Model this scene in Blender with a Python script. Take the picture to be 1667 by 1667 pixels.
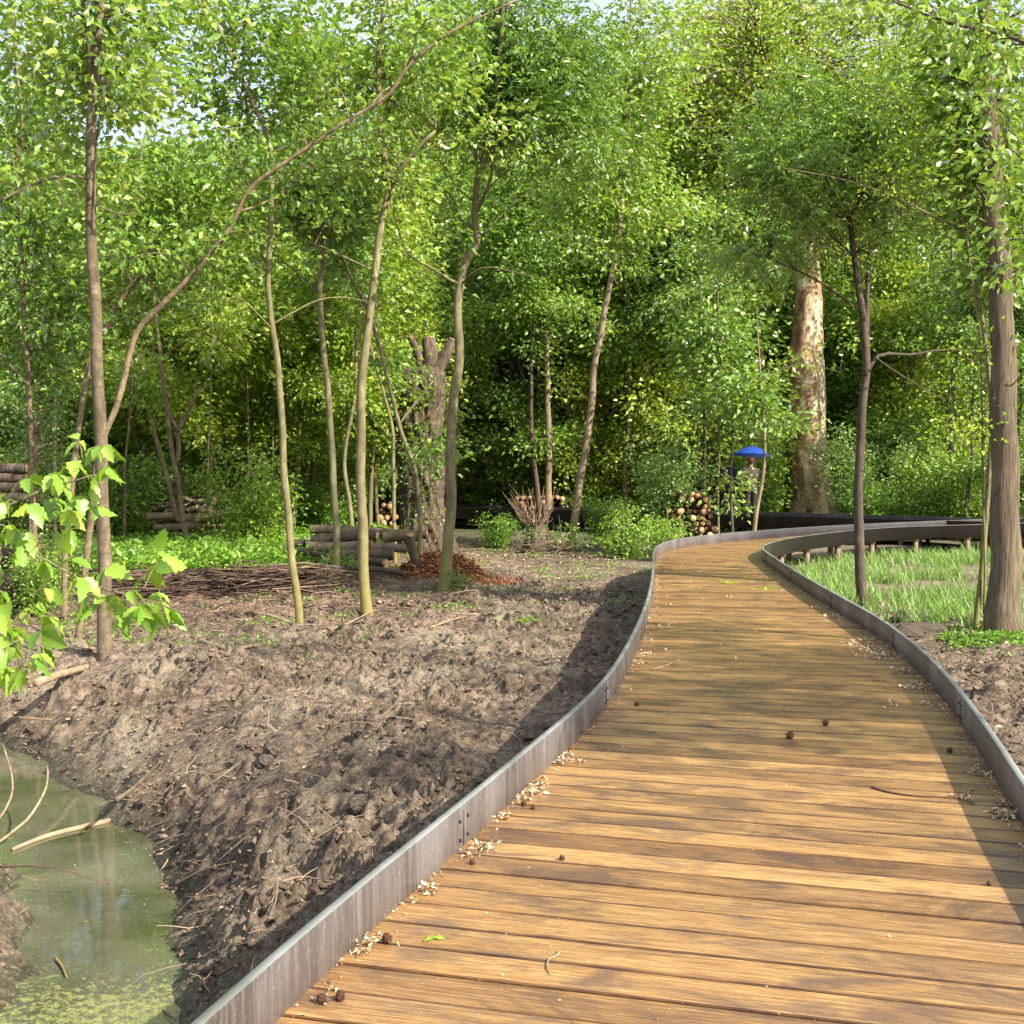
import bpy, math, random
import numpy as np
from mathutils import Vector
R = math.radians
for o in list(bpy.data.objects): bpy.data.objects.remove(o)
sc = bpy.context.scene
C = sc.collection
PI = math.pi

# ------------------------------------------------------------------ camera, sky, sun, exposure
F = 2000.0 / 1667.0                       # focal length over frame width
HOR = 755.0
PITCH = math.atan((833.5 - HOR) / 2000.0)
EYE = 1.6
cam = bpy.data.objects.new('camera', bpy.data.cameras.new('camera'))
C.objects.link(cam); sc.camera = cam
cam.location = (0, 0, EYE)
cam.rotation_euler = (PI / 2 - PITCH, 0, 0)
cam.data.sensor_width = 36; cam.data.lens = 36 * F
cam.data.clip_start = 0.05; cam.data.clip_end = 3000

SUN_EL = 35.5
SUN_AZ = 126.0                            # clockwise from +Y (the view): over the right shoulder
sdir = Vector((math.sin(R(SUN_AZ)) * math.cos(R(SUN_EL)), math.cos(R(SUN_AZ)) * math.cos(R(SUN_EL)), math.sin(R(SUN_EL))))
w = bpy.data.worlds.new('World'); sc.world = w; w.use_nodes = True
nt = w.node_tree; bg = nt.nodes['Background']
sky = nt.nodes.new('ShaderNodeTexSky'); sky.sky_type = 'NISHITA'; sky.sun_disc = False
sky.sun_elevation = R(SUN_EL); sky.sun_rotation = R(SUN_AZ)
sky.air_density = 1.3; sky.dust_density = 4.0; sky.ozone_density = 1.0; sky.altitude = 0
# a thin bright veil of cloud over the blue
stc = nt.nodes.new('ShaderNodeTexCoord'); smp = nt.nodes.new('ShaderNodeMapping'); smp.inputs['Scale'].default_value = (1, 1, 2.5)
sns = nt.nodes.new('ShaderNodeTexNoise'); sns.inputs['Scale'].default_value = 2.2; sns.inputs['Detail'].default_value = 5
srp = nt.nodes.new('ShaderNodeMapRange'); srp.inputs[1].default_value = 0.3; srp.inputs[2].default_value = 0.65; srp.inputs[3].default_value = 0.45; srp.inputs[4].default_value = 0.85
smx = nt.nodes.new('ShaderNodeMix'); smx.data_type = 'RGBA'; smx.inputs[7].default_value = (3.2, 3.55, 4.4, 1)
nt.links.new(stc.outputs['Generated'], smp.inputs[0]); nt.links.new(smp.outputs[0], sns.inputs['Vector']); nt.links.new(sns.outputs[0], srp.inputs[0])
nt.links.new(srp.outputs[0], smx.inputs[0]); nt.links.new(sky.outputs[0], smx.inputs[6]); nt.links.new(smx.outputs[2], bg.inputs[0]); bg.inputs[1].default_value = 0.15
sun = bpy.data.objects.new('sun', bpy.data.lights.new('sun', 'SUN')); C.objects.link(sun)
sun.data.energy = 4.9; sun.data.angle = R(0.6); sun.data.color = (1.0, 0.93, 0.80)
sun.rotation_euler = (-sdir).to_track_quat('-Z', 'Y').to_euler()
sun.location = (20, -10, 30)
sc.view_settings.view_transform = 'Standard'; sc.view_settings.look = 'None'
sc.view_settings.gamma = 1.0; sc.view_settings.use_curve_mapping = False
sc.view_settings.exposure = 1.06
sc.cycles.max_bounces = 12; sc.cycles.diffuse_bounces = 8; sc.cycles.glossy_bounces = 3
sc.cycles.transmission_bounces = 8; sc.cycles.transparent_max_bounces = 4
sc.cycles.sample_clamp_indirect = 6
sc.cycles.caustics_reflective = False; sc.cycles.caustics_refractive = False

# ------------------------------------------------------------------ calibration: photo pixel -> world
def ray(x, y):
    a = (x - 833.5) / 2000.0; b = (833.5 - y) / 2000.0
    return np.array([a, math.cos(PITCH) + b * math.sin(PITCH), -math.sin(PITCH) + b * math.cos(PITCH)])
def at(x, y, Y):
    r = ray(x, y); return np.array([0, 0, EYE]) + r * (Y / r[1])
def G(x, y, z=0.0):
    r = ray(x, y); return np.array([0, 0, EYE]) + r * ((z - EYE) / r[2])

# ------------------------------------------------------------------ noise
_rt = np.random.RandomState(7).rand(256, 256)
def vnoise(x, y):
    xi = np.floor(x).astype(int); yi = np.floor(y).astype(int)
    fx = x - xi; fy = y - yi
    fx = fx * fx * fx * (fx * (fx * 6 - 15) + 10); fy = fy * fy * fy * (fy * (fy * 6 - 15) + 10)
    a = _rt[xi & 255, yi & 255]; b = _rt[(xi + 1) & 255, yi & 255]
    c = _rt[xi & 255, (yi + 1) & 255]; d = _rt[(xi + 1) & 255, (yi + 1) & 255]
    return (a * (1 - fx) + b * fx) * (1 - fy) + (c * (1 - fx) + d * fx) * fy
def fbm(x, y, o=4, seed=0):
    s = 0; a = 0.5; t = 0
    for i in range(o):
        s = s + a * vnoise(x * 2 ** i + 17.3 * i + seed * 31.7, y * 2 ** i - 9.1 * i + seed * 12.9); t += a; a *= 0.5
    return s / t
def sstep(a, b, x):
    t = np.clip((x - a) / (b - a), 0, 1); return t * t * (3 - 2 * t)

# ------------------------------------------------------------------ objects
def tag(o, label=None, cat=None, group=None, kind=None):
    if label: o['label'] = label
    if cat: o['category'] = cat
    if group: o['group'] = group
    if kind: o['kind'] = kind
    return o
def empty(name, loc=(0, 0, 0), rz=0.0):
    o = bpy.data.objects.new(name, None); C.objects.link(o)
    o.location = tuple(loc); o.rotation_euler = (0, 0, rz); o.empty_display_size = 0.2
    return o
def copy_tree(o, parent=None):
    c = o.copy(); C.objects.link(c); c.parent = parent
    for ch in list(o.children): copy_tree(ch, c)
    return c

class MB:
    """collects verts / faces (any size) with an optional uv and builds one mesh object"""
    def __init__(s): s.v = []; s.n = 0; s.f = {}; s.uv = None
    def add(s, v, f):
        v = np.asarray(v, float).reshape(-1, 3); f = np.asarray(f, int)
        s.v.append(v); s.f.setdefault(f.shape[1], []).append(f + s.n); s.n += len(v)
    def mesh(s, name, smooth=True):
        me = bpy.data.meshes.new(name)
        v = np.concatenate(s.v) if s.v else np.zeros((0, 3))
        me.vertices.add(len(v)); me.vertices.foreach_set('co', v.astype(np.float32).ravel())
        li = []; ls = []; c = 0
        for k, fs in s.f.items():
            a = np.concatenate(fs); li.append(a.ravel()); ls.append(c + np.arange(len(a)) * k); c += a.size
        li = np.concatenate(li); ls = np.concatenate(ls)
        me.loops.add(len(li)); me.loops.foreach_set('vertex_index', li.astype(np.int32))
        me.polygons.add(len(ls)); me.polygons.foreach_set('loop_start', ls.astype(np.int32))
        if smooth: me.polygons.foreach_set('use_smooth', np.ones(len(ls), bool))
        me.update(calc_edges=True); me.validate()
        return me
    def build(s, name, mat, parent=None, smooth=True, loc=None):
        me = s.mesh(name, smooth)
        if mat: me.materials.append(mat)
        return link(name, me, parent, loc)
    def box(s, c, d, rz=0.0):
        x, y, z = np.asarray(d) / 2.0
        p = np.array([[i, j, k] for i in (-x, x) for j in (-y, y) for k in (-z, z)])
        ca, sa = math.cos(rz), math.sin(rz)
        p = np.stack([p[:, 0] * ca - p[:, 1] * sa, p[:, 0] * sa + p[:, 1] * ca, p[:, 2]], 1) + np.asarray(c)
        s.add(p, [[0, 1, 3, 2], [4, 6, 7, 5], [0, 4, 5, 1], [2, 3, 7, 6], [0, 2, 6, 4], [1, 5, 7, 3]])
    def tube(s, pts, rad, sides=8, cap=True, wob=0.0, rng=None):
        pts = np.asarray(pts, float); n = len(pts)
        rad = np.broadcast_to(np.asarray(rad, float), (n,))
        t = np.gradient(pts, axis=0); t /= np.linalg.norm(t, axis=1)[:, None] + 1e-9
        up = np.array([0, 0, 1.0]) if abs(t[0][2]) < 0.9 else np.array([1.0, 0, 0])
        u = np.cross(t[0], up); u /= np.linalg.norm(u); U = [u]
        for i in range(1, n):
            u = U[-1] - t[i] * np.dot(U[-1], t[i]); U.append(u / (np.linalg.norm(u) + 1e-9))
        U = np.array(U); V = np.cross(t, U)
        a = np.arange(sides) * 2 * PI / sides
        r = rad[:, None] * np.ones((1, sides))
        if wob and rng is not None: r = r * (1 + wob * (rng.rand(n, sides) - .5))
        P = pts[:, None] + (np.cos(a)[None, :, None] * U[:, None] + np.sin(a)[None, :, None] * V[:, None]) * r[..., None]
        i = np.arange(n - 1)[:, None] * sides; j = np.arange(sides)[None]; k = (j + 1) % sides
        q = np.stack([i + j, i + k, i + sides + k, i + sides + j], -1).reshape(-1, 4)
        v = P.reshape(-1, 3); b = s.n
        s.add(v, q)
        if cap:
            s.v.append(np.array([pts[0], pts[-1]])); c0 = s.n; s.n += 2
            jj = np.arange(sides); kk = (jj + 1) % sides
            s.f.setdefault(3, []).append(np.stack([np.full(sides, c0), b + kk, b + jj], 1))
            e = b + (n - 1) * sides
            s.f[3].append(np.stack([np.full(sides, c0 + 1), e + jj, e + kk], 1))
def link(name, me, parent=None, loc=None):
    o = bpy.data.objects.new(name, me); C.objects.link(o)
    if parent is not None: o.parent = parent
    if loc is not None: o.location = tuple(loc)
    return o
def smooth_path(pts, step=None, n=None, it=2):
    """Chaikin-rounded polyline resampled evenly; pts may carry extra columns (radius)"""
    p = np.asarray(pts, float)
    for _ in range(it):
        q = np.empty((2 * len(p), p.shape[1])); q[0::2][:-1] = p[:-1] * .75 + p[1:] * .25; q[1::2][:-1] = p[:-1] * .25 + p[1:] * .75
        p = np.concatenate([p[:1], q[:-2], p[-1:]])
    d = np.concatenate([[0], np.cumsum(np.linalg.norm(np.diff(p[:, :3], axis=0), axis=1))])
    m = n or max(2, int(d[-1] / step) + 1); s = np.linspace(0, d[-1], m)
    return np.stack([np.interp(s, d, p[:, i]) for i in range(p.shape[1])], 1)

# ------------------------------------------------------------------ materials
def mat(name):
    m = bpy.data.materials.new(name); m.use_nodes = True
    nt = m.node_tree; nt.nodes.clear()
    out = nt.nodes.new('ShaderNodeOutputMaterial')
    return m, nt, out
def N(nt, t, **k):
    n = nt.nodes.new(t)
    for a, b in k.items():
        if a.startswith('i_'):
            key = a[2:]; key = int(key) if key.isdigit() else key.replace('_', ' ')
            n.inputs[key].default_value = b
        else: setattr(n, a, b)
    return n
def L(nt, a, b): nt.links.new(a, b)
def ramp(nt, fac, stops, interp='LINEAR'):
    r = nt.nodes.new('ShaderNodeValToRGB'); r.color_ramp.interpolation = interp
    e = r.color_ramp.elements
    while len(e) < len(stops): e.new(0.5)
    for k, (p, c) in enumerate(stops): e[k].position = p; e[k].color = (c[0], c[1], c[2], 1) if len(c) == 3 else c
    L(nt, fac, r.inputs[0]); return r.outputs[0]
def mix(nt, fac, a, b, mode='MIX'):
    m = nt.nodes.new('ShaderNodeMix'); m.data_type = 'RGBA'; m.blend_type = mode
    for s, v in ((m.inputs[0], fac), (m.inputs[6], a), (m.inputs[7], b)):
        if hasattr(v, 'is_linked'): L(nt, v, s)
        elif isinstance(v, (int, float)): s.default_value = v
        else: s.default_value = (v[0], v[1], v[2], 1)
    return m.outputs[2]
def noise(nt, vec, scale, detail=4, rough=0.55, dist=0.0):
    n = N(nt, 'ShaderNodeTexNoise'); n.inputs['Scale'].default_value = scale
    n.inputs['Detail'].default_value = detail; n.inputs['Roughness'].default_value = rough; n.inputs['Distortion'].default_value = dist
    L(nt, vec, n.inputs['Vector']); return n.outputs[0]
def mapping(nt, vec, scale=(1, 1, 1), loc=(0, 0, 0), rot=(0, 0, 0)):
    m = N(nt, 'ShaderNodeMapping'); L(nt, vec, m.inputs[0])
    m.inputs['Scale'].default_value = scale; m.inputs['Location'].default_value = loc; m.inputs['Rotation'].default_value = rot
    return m.outputs[0]
def bump(nt, h, strength, dist=0.02, normal=None):
    b = N(nt, 'ShaderNodeBump'); b.inputs['Strength'].default_value = strength; b.inputs['Distance'].default_value = dist
    L(nt, h, b.inputs['Height'])
    if normal is not None: L(nt, normal, b.inputs['Normal'])
    return b.outputs[0]
def principled(nt, out, color, rough=0.7, normal=None, **k):
    p = N(nt, 'ShaderNodeBsdfPrincipled')
    for s, v in ((p.inputs['Base Color'], color), (p.inputs['Roughness'], rough)):
        if hasattr(v, 'is_linked'): L(nt, v, s)
        elif isinstance(v, (int, float)): s.default_value = v
        else: s.default_value = (v[0], v[1], v[2], 1)
    for a, b in k.items(): p.inputs[a.replace('_', ' ')].default_value = b
    if normal is not None: L(nt, normal, p.inputs['Normal'])
    L(nt, p.outputs[0], out.inputs[0]); return p
def simple(name, c1, c2=None, rough=0.8, scale=8.0, stretch=(1, 1, 1), bmp=0.3, bdist=0.01, **k):
    m, nt, out = mat(name)
    tc = N(nt, 'ShaderNodeTexCoord'); v = mapping(nt, tc.outputs['Object'], stretch)
    n = noise(nt, v, scale, 5, 0.6)
    col = ramp(nt, n, [(0.32, c1), (0.68, c2 or c1)])
    principled(nt, out, col, rough, bump(nt, n, bmp, bdist) if bmp else None, **k)
    return m

def leaf_mat(name, stops, trans=0.45, gloss=0.09, grough=0.42, tmul=(1.2, 1.12, 0.55)):
    m, nt, out = mat(name)
    g = N(nt, 'ShaderNodeNewGeometry'); oi = N(nt, 'ShaderNodeObjectInfo')
    a = N(nt, 'ShaderNodeMath', operation='MULTIPLY'); L(nt, oi.outputs['Random'], a.inputs[0]); a.inputs[1].default_value = 0.35
    b = N(nt, 'ShaderNodeMath', operation='MULTIPLY_ADD'); L(nt, g.outputs['Random Per Island'], b.inputs[0]); b.inputs[1].default_value = 0.65; L(nt, a.outputs[0], b.inputs[2])
    col = ramp(nt, b.outputs[0], stops)
    d = N(nt, 'ShaderNodeBsdfDiffuse'); L(nt, col, d.inputs[0])
    tcol = mix(nt, 1.0, col, tmul, 'MULTIPLY')
    t = N(nt, 'ShaderNodeBsdfTranslucent'); L(nt, tcol, t.inputs[0])
    m1 = N(nt, 'ShaderNodeMixShader'); m1.inputs[0].default_value = trans
    L(nt, d.outputs[0], m1.inputs[1]); L(nt, t.outputs[0], m1.inputs[2])
    gl = N(nt, 'ShaderNodeBsdfGlossy'); gl.inputs['Roughness'].default_value = grough; gl.inputs[0].default_value = (1, 1, 1, 1)
    fr = N(nt, 'ShaderNodeFresnel'); fr.inputs[0].default_value = 1.45
    fm = N(nt, 'ShaderNodeMath', operation='MULTIPLY_ADD'); L(nt, fr.outputs[0], fm.inputs[0]); fm.inputs[1].default_value = 0.22; fm.inputs[2].default_value = gloss * 0.3
    m2 = N(nt, 'ShaderNodeMixShader'); L(nt, fm.outputs[0], m2.inputs[0]); L(nt, m1.outputs[0], m2.inputs[1]); L(nt, gl.outputs[0], m2.inputs[2])
    L(nt, m2.outputs[0], out.inputs[0]); return m

LEAF = {
 'mid':  leaf_mat('leaf_mid',  [(0.0, (0.085, 0.19, 0.02)), (0.4, (0.19, 0.35, 0.035)), (0.75, (0.33, 0.49, 0.06)), (1.0, (0.52, 0.61, 0.17))]),
 'yel':  leaf_mat('leaf_yellow_green', [(0.0, (0.15, 0.27, 0.022)), (0.5, (0.32, 0.47, 0.04)), (1.0, (0.55, 0.64, 0.11))]),
 'grey': leaf_mat('leaf_silver_green', [(0.0, (0.10, 0.21, 0.035)), (0.5, (0.225, 0.385, 0.08)), (1.0, (0.47, 0.60, 0.23))], gloss=0.10, grough=0.35),
 'dark': leaf_mat('leaf_dark', [(0.0, (0.07, 0.16, 0.016)), (0.5, (0.15, 0.295, 0.028)), (1.0, (0.28, 0.44, 0.055))]),
 'near': leaf_mat('leaf_fresh', [(0.0, (0.24, 0.42, 0.03)), (0.5, (0.33, 0.52, 0.04)), (1.0, (0.45, 0.60, 0.06))], trans=0.45, gloss=0.03, grough=0.32),
 'low':  leaf_mat('leaf_ground', [(0.0, (0.12, 0.26, 0.025)), (0.5, (0.22, 0.42, 0.035)), (1.0, (0.38, 0.58, 0.07))]),
}
GRASS = leaf_mat('grass_blade', [(0.0, (0.11, 0.25, 0.04)), (0.5, (0.22, 0.40, 0.08)), (0.82, (0.36, 0.50, 0.17)), (1.0, (0.52, 0.48, 0.27))], trans=0.35, gloss=0.04, grough=0.45)

def bark(name, c1, c2, c3, sx=10, sz=1.6, bmp=0.6, bd=0.012, rings=0.0, moss=None, rough=0.85):
    m, nt, out = mat(name)
    tc = N(nt, 'ShaderNodeTexCoord'); P = tc.outputs['Object']
    v = mapping(nt, P, (sx, sx, sz))
    n = noise(nt, v, 1.6, 6, 0.65, 0.4)
    big = noise(nt, P, 1.3, 3)
    col = ramp(nt, n, [(0.3, c1), (0.5, c2), (0.72, c3)])
    col = mix(nt, ramp(nt, big, [(0.4, (0, 0, 0)), (0.65, (1, 1, 1))]), col, mix(nt, 0.6, col, c1))
    h = n
    if rings:
        rn = noise(nt, mapping(nt, P, (1.5, 1.5, 22)), 1.0, 3, 0.6)
        col = mix(nt, ramp(nt, rn, [(0.52, (0, 0, 0)), (0.62, (rings, rings, rings))]), col, c1)
    if moss:
        s = N(nt, 'ShaderNodeSeparateXYZ'); L(nt, P, s.inputs[0])
        mr = N(nt, 'ShaderNodeMapRange'); L(nt, s.outputs[2], mr.inputs[0])
        mr.inputs[1].default_value = moss[1]; mr.inputs[2].default_value = moss[2]; mr.inputs[3].default_value = 1; mr.inputs[4].default_value = 0
        mn = noise(nt, P, 9, 4); mm = N(nt, 'ShaderNodeMath', operation='MULTIPLY', use_clamp=True)
        L(nt, mr.outputs[0], mm.inputs[0]); L(nt, ramp(nt, mn, [(0.25, (0.2, 0.2, 0.2)), (0.6, (1, 1, 1))]), mm.inputs[1])
        col = mix(nt, mm.outputs[0], col, moss[0])
    principled(nt, out, col, rough, bump(nt, h, bmp, bd))
    return m
BARK = {
 'brown':  bark('bark_brown', (0.06, 0.043, 0.024), (0.155, 0.12, 0.068), (0.29, 0.225, 0.13), 8, 5, 0.5, rings=0.5),
 'orange': bark('bark_orange', (0.085, 0.058, 0.032), (0.21, 0.15, 0.085), (0.38, 0.285, 0.165), 8, 5, 0.4, rings=0.5),
 'mossy':  bark('bark_mossy', (0.09, 0.08, 0.035), (0.20, 0.175, 0.08), (0.34, 0.29, 0.15), 7, 3, 0.3, moss=((0.24, 0.20, 0.045), -0.4, 1.8)),
 'olive':  bark('bark_olive', (0.09, 0.08, 0.035), (0.18, 0.16, 0.08), (0.28, 0.25, 0.13), 8, 3, 0.4, moss=((0.26, 0.24, 0.03), -0.5, 1.2)),
 'pink':   bark('bark_pinkish', (0.11, 0.08, 0.052), (0.24, 0.18, 0.115), (0.38, 0.30, 0.20), 7, 3, 0.4, moss=((0.26, 0.28, 0.05), -0.6, 1.6)),
 'grey':   bark('bark_grey', (0.07, 0.055, 0.042), (0.14, 0.115, 0.085), (0.23, 0.19, 0.15), 8, 3, 0.5),
 'dark':   bark('bark_dark', (0.04, 0.03, 0.02), (0.085, 0.062, 0.042), (0.16, 0.12, 0.085), 10, 3, 0.5, rings=0.4),
 'furrow': bark('bark_furrowed', (0.055, 0.038, 0.024), (0.165, 0.122, 0.075), (0.29, 0.225, 0.14), 22, 1.6, 1.0, 0.03, moss=((0.2, 0.2, 0.06), -0.5, 0.15)),
 'twig':   bark('bark_twig', (0.06, 0.045, 0.03), (0.13, 0.10, 0.06), (0.22, 0.17, 0.10), 10, 10, 0.0),
 'thick':  bark('bark_thick', (0.03, 0.02, 0.014), (0.115, 0.08, 0.055), (0.29, 0.22, 0.155), 8, 1.2, 1.0, 0.05),
}
# ------------------------------------------------------------------ layout of the boardwalk edges (z = 0 is the deck)
RIM = 0.18
L_near = [(440, 1667), (555, 1556), (640, 1480), (730, 1405), (800, 1335), (860, 1280), (935, 1212), (985, 1162), (1020, 1100), (1048, 1035), (1062, 985), (1066, 940)]
L_far = [(1064, 896), (1075, 884), (1110, 875), (1180, 868), (1300, 859), (1400, 853), (1600, 845)]
R_near = [(1665, 1350), (1617, 1260), (1557, 1167), (1512, 1110), (1467, 1068), (1422, 1032), (1347, 987), (1287, 948), (1246, 917)]
R_far = [(1236, 891), (1250, 883), (1287, 875), (1347, 867), (1407, 861), (1467, 857), (1587, 853.5)]
Lw = np.array([G(x, y, 0)[:2] for x, y in L_near] + [G(x, y, RIM)[:2] for x, y in L_far])
Rw = np.array([G(x, y, 0)[:2] for x, y in R_near] + [G(x, y, RIM)[:2] for x, y in R_far])
h0 = np.array([math.sin(R(14)), math.cos(R(14))])
Lw = np.concatenate([[Lw[0] - h0 * 7.0, Lw[0] - h0 * 3.5], Lw, [Lw[-1] + (Lw[-1] - Lw[-2]) * 3]])
hr = np.array([math.sin(R(12)), math.cos(R(12))])
Rw = np.concatenate([[Rw[0] - hr * 9.5, Rw[0] - hr * 4.5, Rw[0] - hr * 2.0], Rw, [Rw[-1] + (Rw[-1] - Rw[-2]) * 4]])
def resmooth(P, step, s):
    q = smooth_path(P, step=step, it=3)
    k = np.exp(-0.5 * (np.arange(-3 * s, 3 * s + 1) / s) ** 2); k /= k.sum(); p = 3 * s
    pre = q[0] - (q[1] - q[0]) * np.arange(p, 0, -1)[:, None]; post = q[-1] + (q[-1] - q[-2]) * np.arange(1, p + 1)[:, None]
    z = np.concatenate([pre, q, post])
    return np.stack([np.convolve(z[:, i], k, 'valid') for i in range(2)], 1)
Lp3 = np.c_[Lw, np.zeros(len(Lw))]; Rp3 = np.c_[Rw, np.zeros(len(Rw))]
LE = resmooth(Lp3, 0.10, 6)[:, :2]; RE = resmooth(Rp3, 0.10, 3)[:, :2]
def arclen(P): return np.concatenate([[0], np.cumsum(np.linalg.norm(np.diff(P, axis=0), axis=1))])
LS, RS = arclen(LE), arclen(RE)
def on(P, S, s): return np.stack([np.interp(s, S, P[:, 0]), np.interp(s, S, P[:, 1])], -1)
# matching station on the right edge for each station on the left: along the left normal, then made monotone and smooth
tl = np.gradient(LE, axis=0); tl /= np.linalg.norm(tl, axis=1)[:, None]
nl = np.stack([tl[:, 1], -tl[:, 0]], 1)
match = np.zeros(len(LE)); last = 0.0
for i in range(len(LE)):
    d = RE - LE[i]; along = d @ tl[i]; acr = d @ nl[i]
    cost = np.abs(along) + np.where((acr < 0.5) | (acr > 4.0), 50, 0) + np.abs(RS - last) * 0.02
    k = int(np.argmin(cost)); last = max(last, RS[k]) if cost[k] < 20 else last + 0.1
    match[i] = last
kk = np.ones(25) / 25
mp = np.concatenate([match[0] - (match[1] - match[0] + .1) * np.arange(12, 0, -1), match, match[-1] + 0.1 * np.arange(1, 13)])
match = np.convolve(mp, kk, 'valid')

# pond outline and ground height
ZW = -1.05
pond_px = [(-500, 1195), (-200, 1200), (0, 1212), (60, 1250), (120, 1290), (180, 1338), (225, 1395), (262, 1480), (272, 1560), (290, 1625), (300, 1700), (310, 1850), (330, 2150),
           (-300, 2150), (-260, 1850), (10, 1700), (18, 1640), (42, 1560), (52, 1500), (42, 1440), (0, 1388), (-100, 1352), (-500, 1335)]
POND = np.array([G(x, y, ZW)[:2] for x, y in pond_px])
def sdf_pond(x, y):
    p = np.stack([x, y], -1); d = np.full(x.shape, 1e9); ins = np.zeros(x.shape, bool)
    for i in range(len(POND)):
        a = POND[i]; b = POND[(i + 1) % len(POND)]; ab = b - a
        t = np.clip(((p - a) @ ab) / (ab @ ab), 0, 1)
        d = np.minimum(d, np.linalg.norm(p - a - t[..., None] * ab, axis=-1))
        c = ((a[1] > y) != (b[1] > y)) & (x < (b[0] - a[0]) * (y - a[1]) / (b[1] - a[1] + 1e-12) + a[0]); ins ^= c
    return np.where(ins, -d, d)
def leftx(y): return np.interp(y, LE[:, 1], LE[:, 0])
def rightx(y): return np.interp(y, RE[:200, 1], RE[:200, 0])
def base_h(x, y):
    """smooth ground height (no clods)"""
    h = -0.52 + 0.10 * (fbm(x * 0.35, y * 0.35, 3, 1) - 0.5) + 0.10 * (fbm(x * 0.9, y * 0.9, 2, 2) - 0.5)
    far = sstep(35, 90, np.hypot(x, y)); h = h + far * 0.3 * (fbm(x * 0.05, y * 0.05, 2, 3) - 0.3)
    near = (x > -14) & (x < 3) & (y > -2) & (y < 20)
    sd = np.full(x.shape, 50.0)
    if near.any(): sd[near] = sdf_pond(x[near], y[near])
    sd = sd + 0.35 * (fbm(x * 1.7, y * 1.7, 4, 5) - 0.5) * (sd < 40) - 0.05 * (sd < 40)
    t = np.clip(sd / 1.55, 0, 1)
    prof = 1 - (1 - t) ** 1.9
    h = np.where(sd > 0, np.where(sd < 1.55, ZW + (h - ZW) * prof, h), ZW - np.minimum(-sd, 0.6) * 0.9)
    h = h + 0.12 * np.exp(-((sd - 1.7) / 0.6) ** 2)
    # soil stays below the deck
    lx = leftx(y); rx = rightx(y)
    under = (x > lx - 0.12) & (x < rx + 0.15) & (y < 21.5)
    h = np.where(under, np.minimum(h, -0.50), h)
    return h, sd
def gh(x, y):
    h, _ = base_h(np.atleast_1d(np.asarray(x, float)), np.atleast_1d(np.asarray(y, float)))
    return h if np.ndim(x) else float(h[0])

# graded tensor grid out to the horizon
def graded(lo, hi, bands, far):
    out = list(np.arange(bands[0][0], bands[-1][1], 1e9))
    xs = []
    for a, b, s in bands: xs += list(np.arange(a, b - 1e-6, s))
    x = bands[-1][1]; s = bands[-1][2]
    while x < hi: xs.append(x); s *= 1.13; x += s
    xs.append(hi)
    x = bands[0][0]; s = bands[0][2]; left = []
    while x > lo: s *= 1.13; x -= s; left.append(x)
    return np.array(left[::-1] + xs)
gx = graded(-900, 900, [(-12, -5.2, 0.08), (-5.2, -3.2, 0.032), (-3.2, 2.6, 0.022), (2.6, 9.5, 0.06)], 0)
gy = graded(-120, 1500, [(0.5, 4.5, 0.08), (4.5, 12.0, 0.024), (12.0, 16, 0.038), (16, 24, 0.065), (24, 40, 0.2)], 0)
GX, GY = np.meshgrid(gx, gy, indexing='ij')
H, SD = base_h(GX, GY)
mud = sstep(0.0, 0.5, leftx(GY) - 0.03 - GX) * (1 - sstep(21, 25, GY)) * (1 - sstep(9, 12, -GX)) * sstep(-0.02, 0.25, SD)
mud = np.maximum(mud, 0.9 * sstep(0.0, 0.3, GX - rightx(GY) - 0.15) * (1 - sstep(13, 16, GY)) * (GY > 3))
cm = 0.18 + 0.92 * sstep(0.38, 0.62, fbm(GX * 0.8, GY * 0.8, 3, 11))
bil = 1 - np.abs(2 * fbm(GX * 6.0, GY * 6.0, 3, 21) - 1)
bil2 = 1 - np.abs(2 * fbm(GX * 15, GY * 15, 3, 22) - 1)
H = H + mud * cm * (0.26 * (fbm(GX * 2.2, GY * 2.2, 5, 23) - 0.5) + 0.13 * (bil - 0.75) + 0.085 * (bil2 - 0.75))
H = H + mud * 0.022 * (fbm(GX * 34, GY * 34, 2, 24) - 0.5)
rg = np.random.RandomState(3)
for k in range(6300):
    cy = 4.8 + 15.0 * rg.rand() ** 1.6; lx = float(leftx(cy))
    if rg.rand() < 0.86: cx = lx - 0.05 - rg.rand() ** 0.8 * 7.5
    else: cx = float(rightx(cy)) + 0.3 + rg.rand() * 2.6
    r = 0.012 + 0.05 * rg.rand() ** 2.6 + (0.03 if rg.rand() < 0.015 else 0)
    if k >= 5200: r = 0.05 + 0.09 * rg.rand() ** 1.5
    i0, i1 = np.searchsorted(gx, [cx - 1.3 * r, cx + 1.3 * r]); j0, j1 = np.searchsorted(gy, [cy - 1.3 * r, cy + 1.3 * r])
    if i1 - i0 < 2 or j1 - j0 < 2: continue
    X = GX[i0:i1, j0:j1]; Y = GY[i0:i1, j0:j1]
    if SD[i0, j0] < 0.03: continue
    an = rg.rand() * PI; dx = X - cx; dy = Y - cy
    u = dx * math.cos(an) + dy * math.sin(an); v = -dx * math.sin(an) + dy * math.cos(an)
    q = np.sqrt((u / 1.25) ** 2 + v ** 2) / r + (0.7 if k < 5200 else 1.1) * (fbm(X * 25, Y * 25, 2, k % 50) - 0.5)
    H[i0:i1, j0:j1] += np.where(q < 1, r * (0.45 + 0.5 * rg.rand()) * (1 if k < 5200 else .75) * np.sqrt(np.clip(1 - q * q, 0, 1)), 0)
under = (GX > leftx(GY) - 0.10) & (GX < rightx(GY) + 0.12) & (GY < 21.5)
H = np.where(under, np.minimum(H, -0.46), H)
nx, ny = GX.shape
I = (np.arange(nx - 1)[:, None] * ny + np.arange(ny - 1)[None]).ravel()
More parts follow.
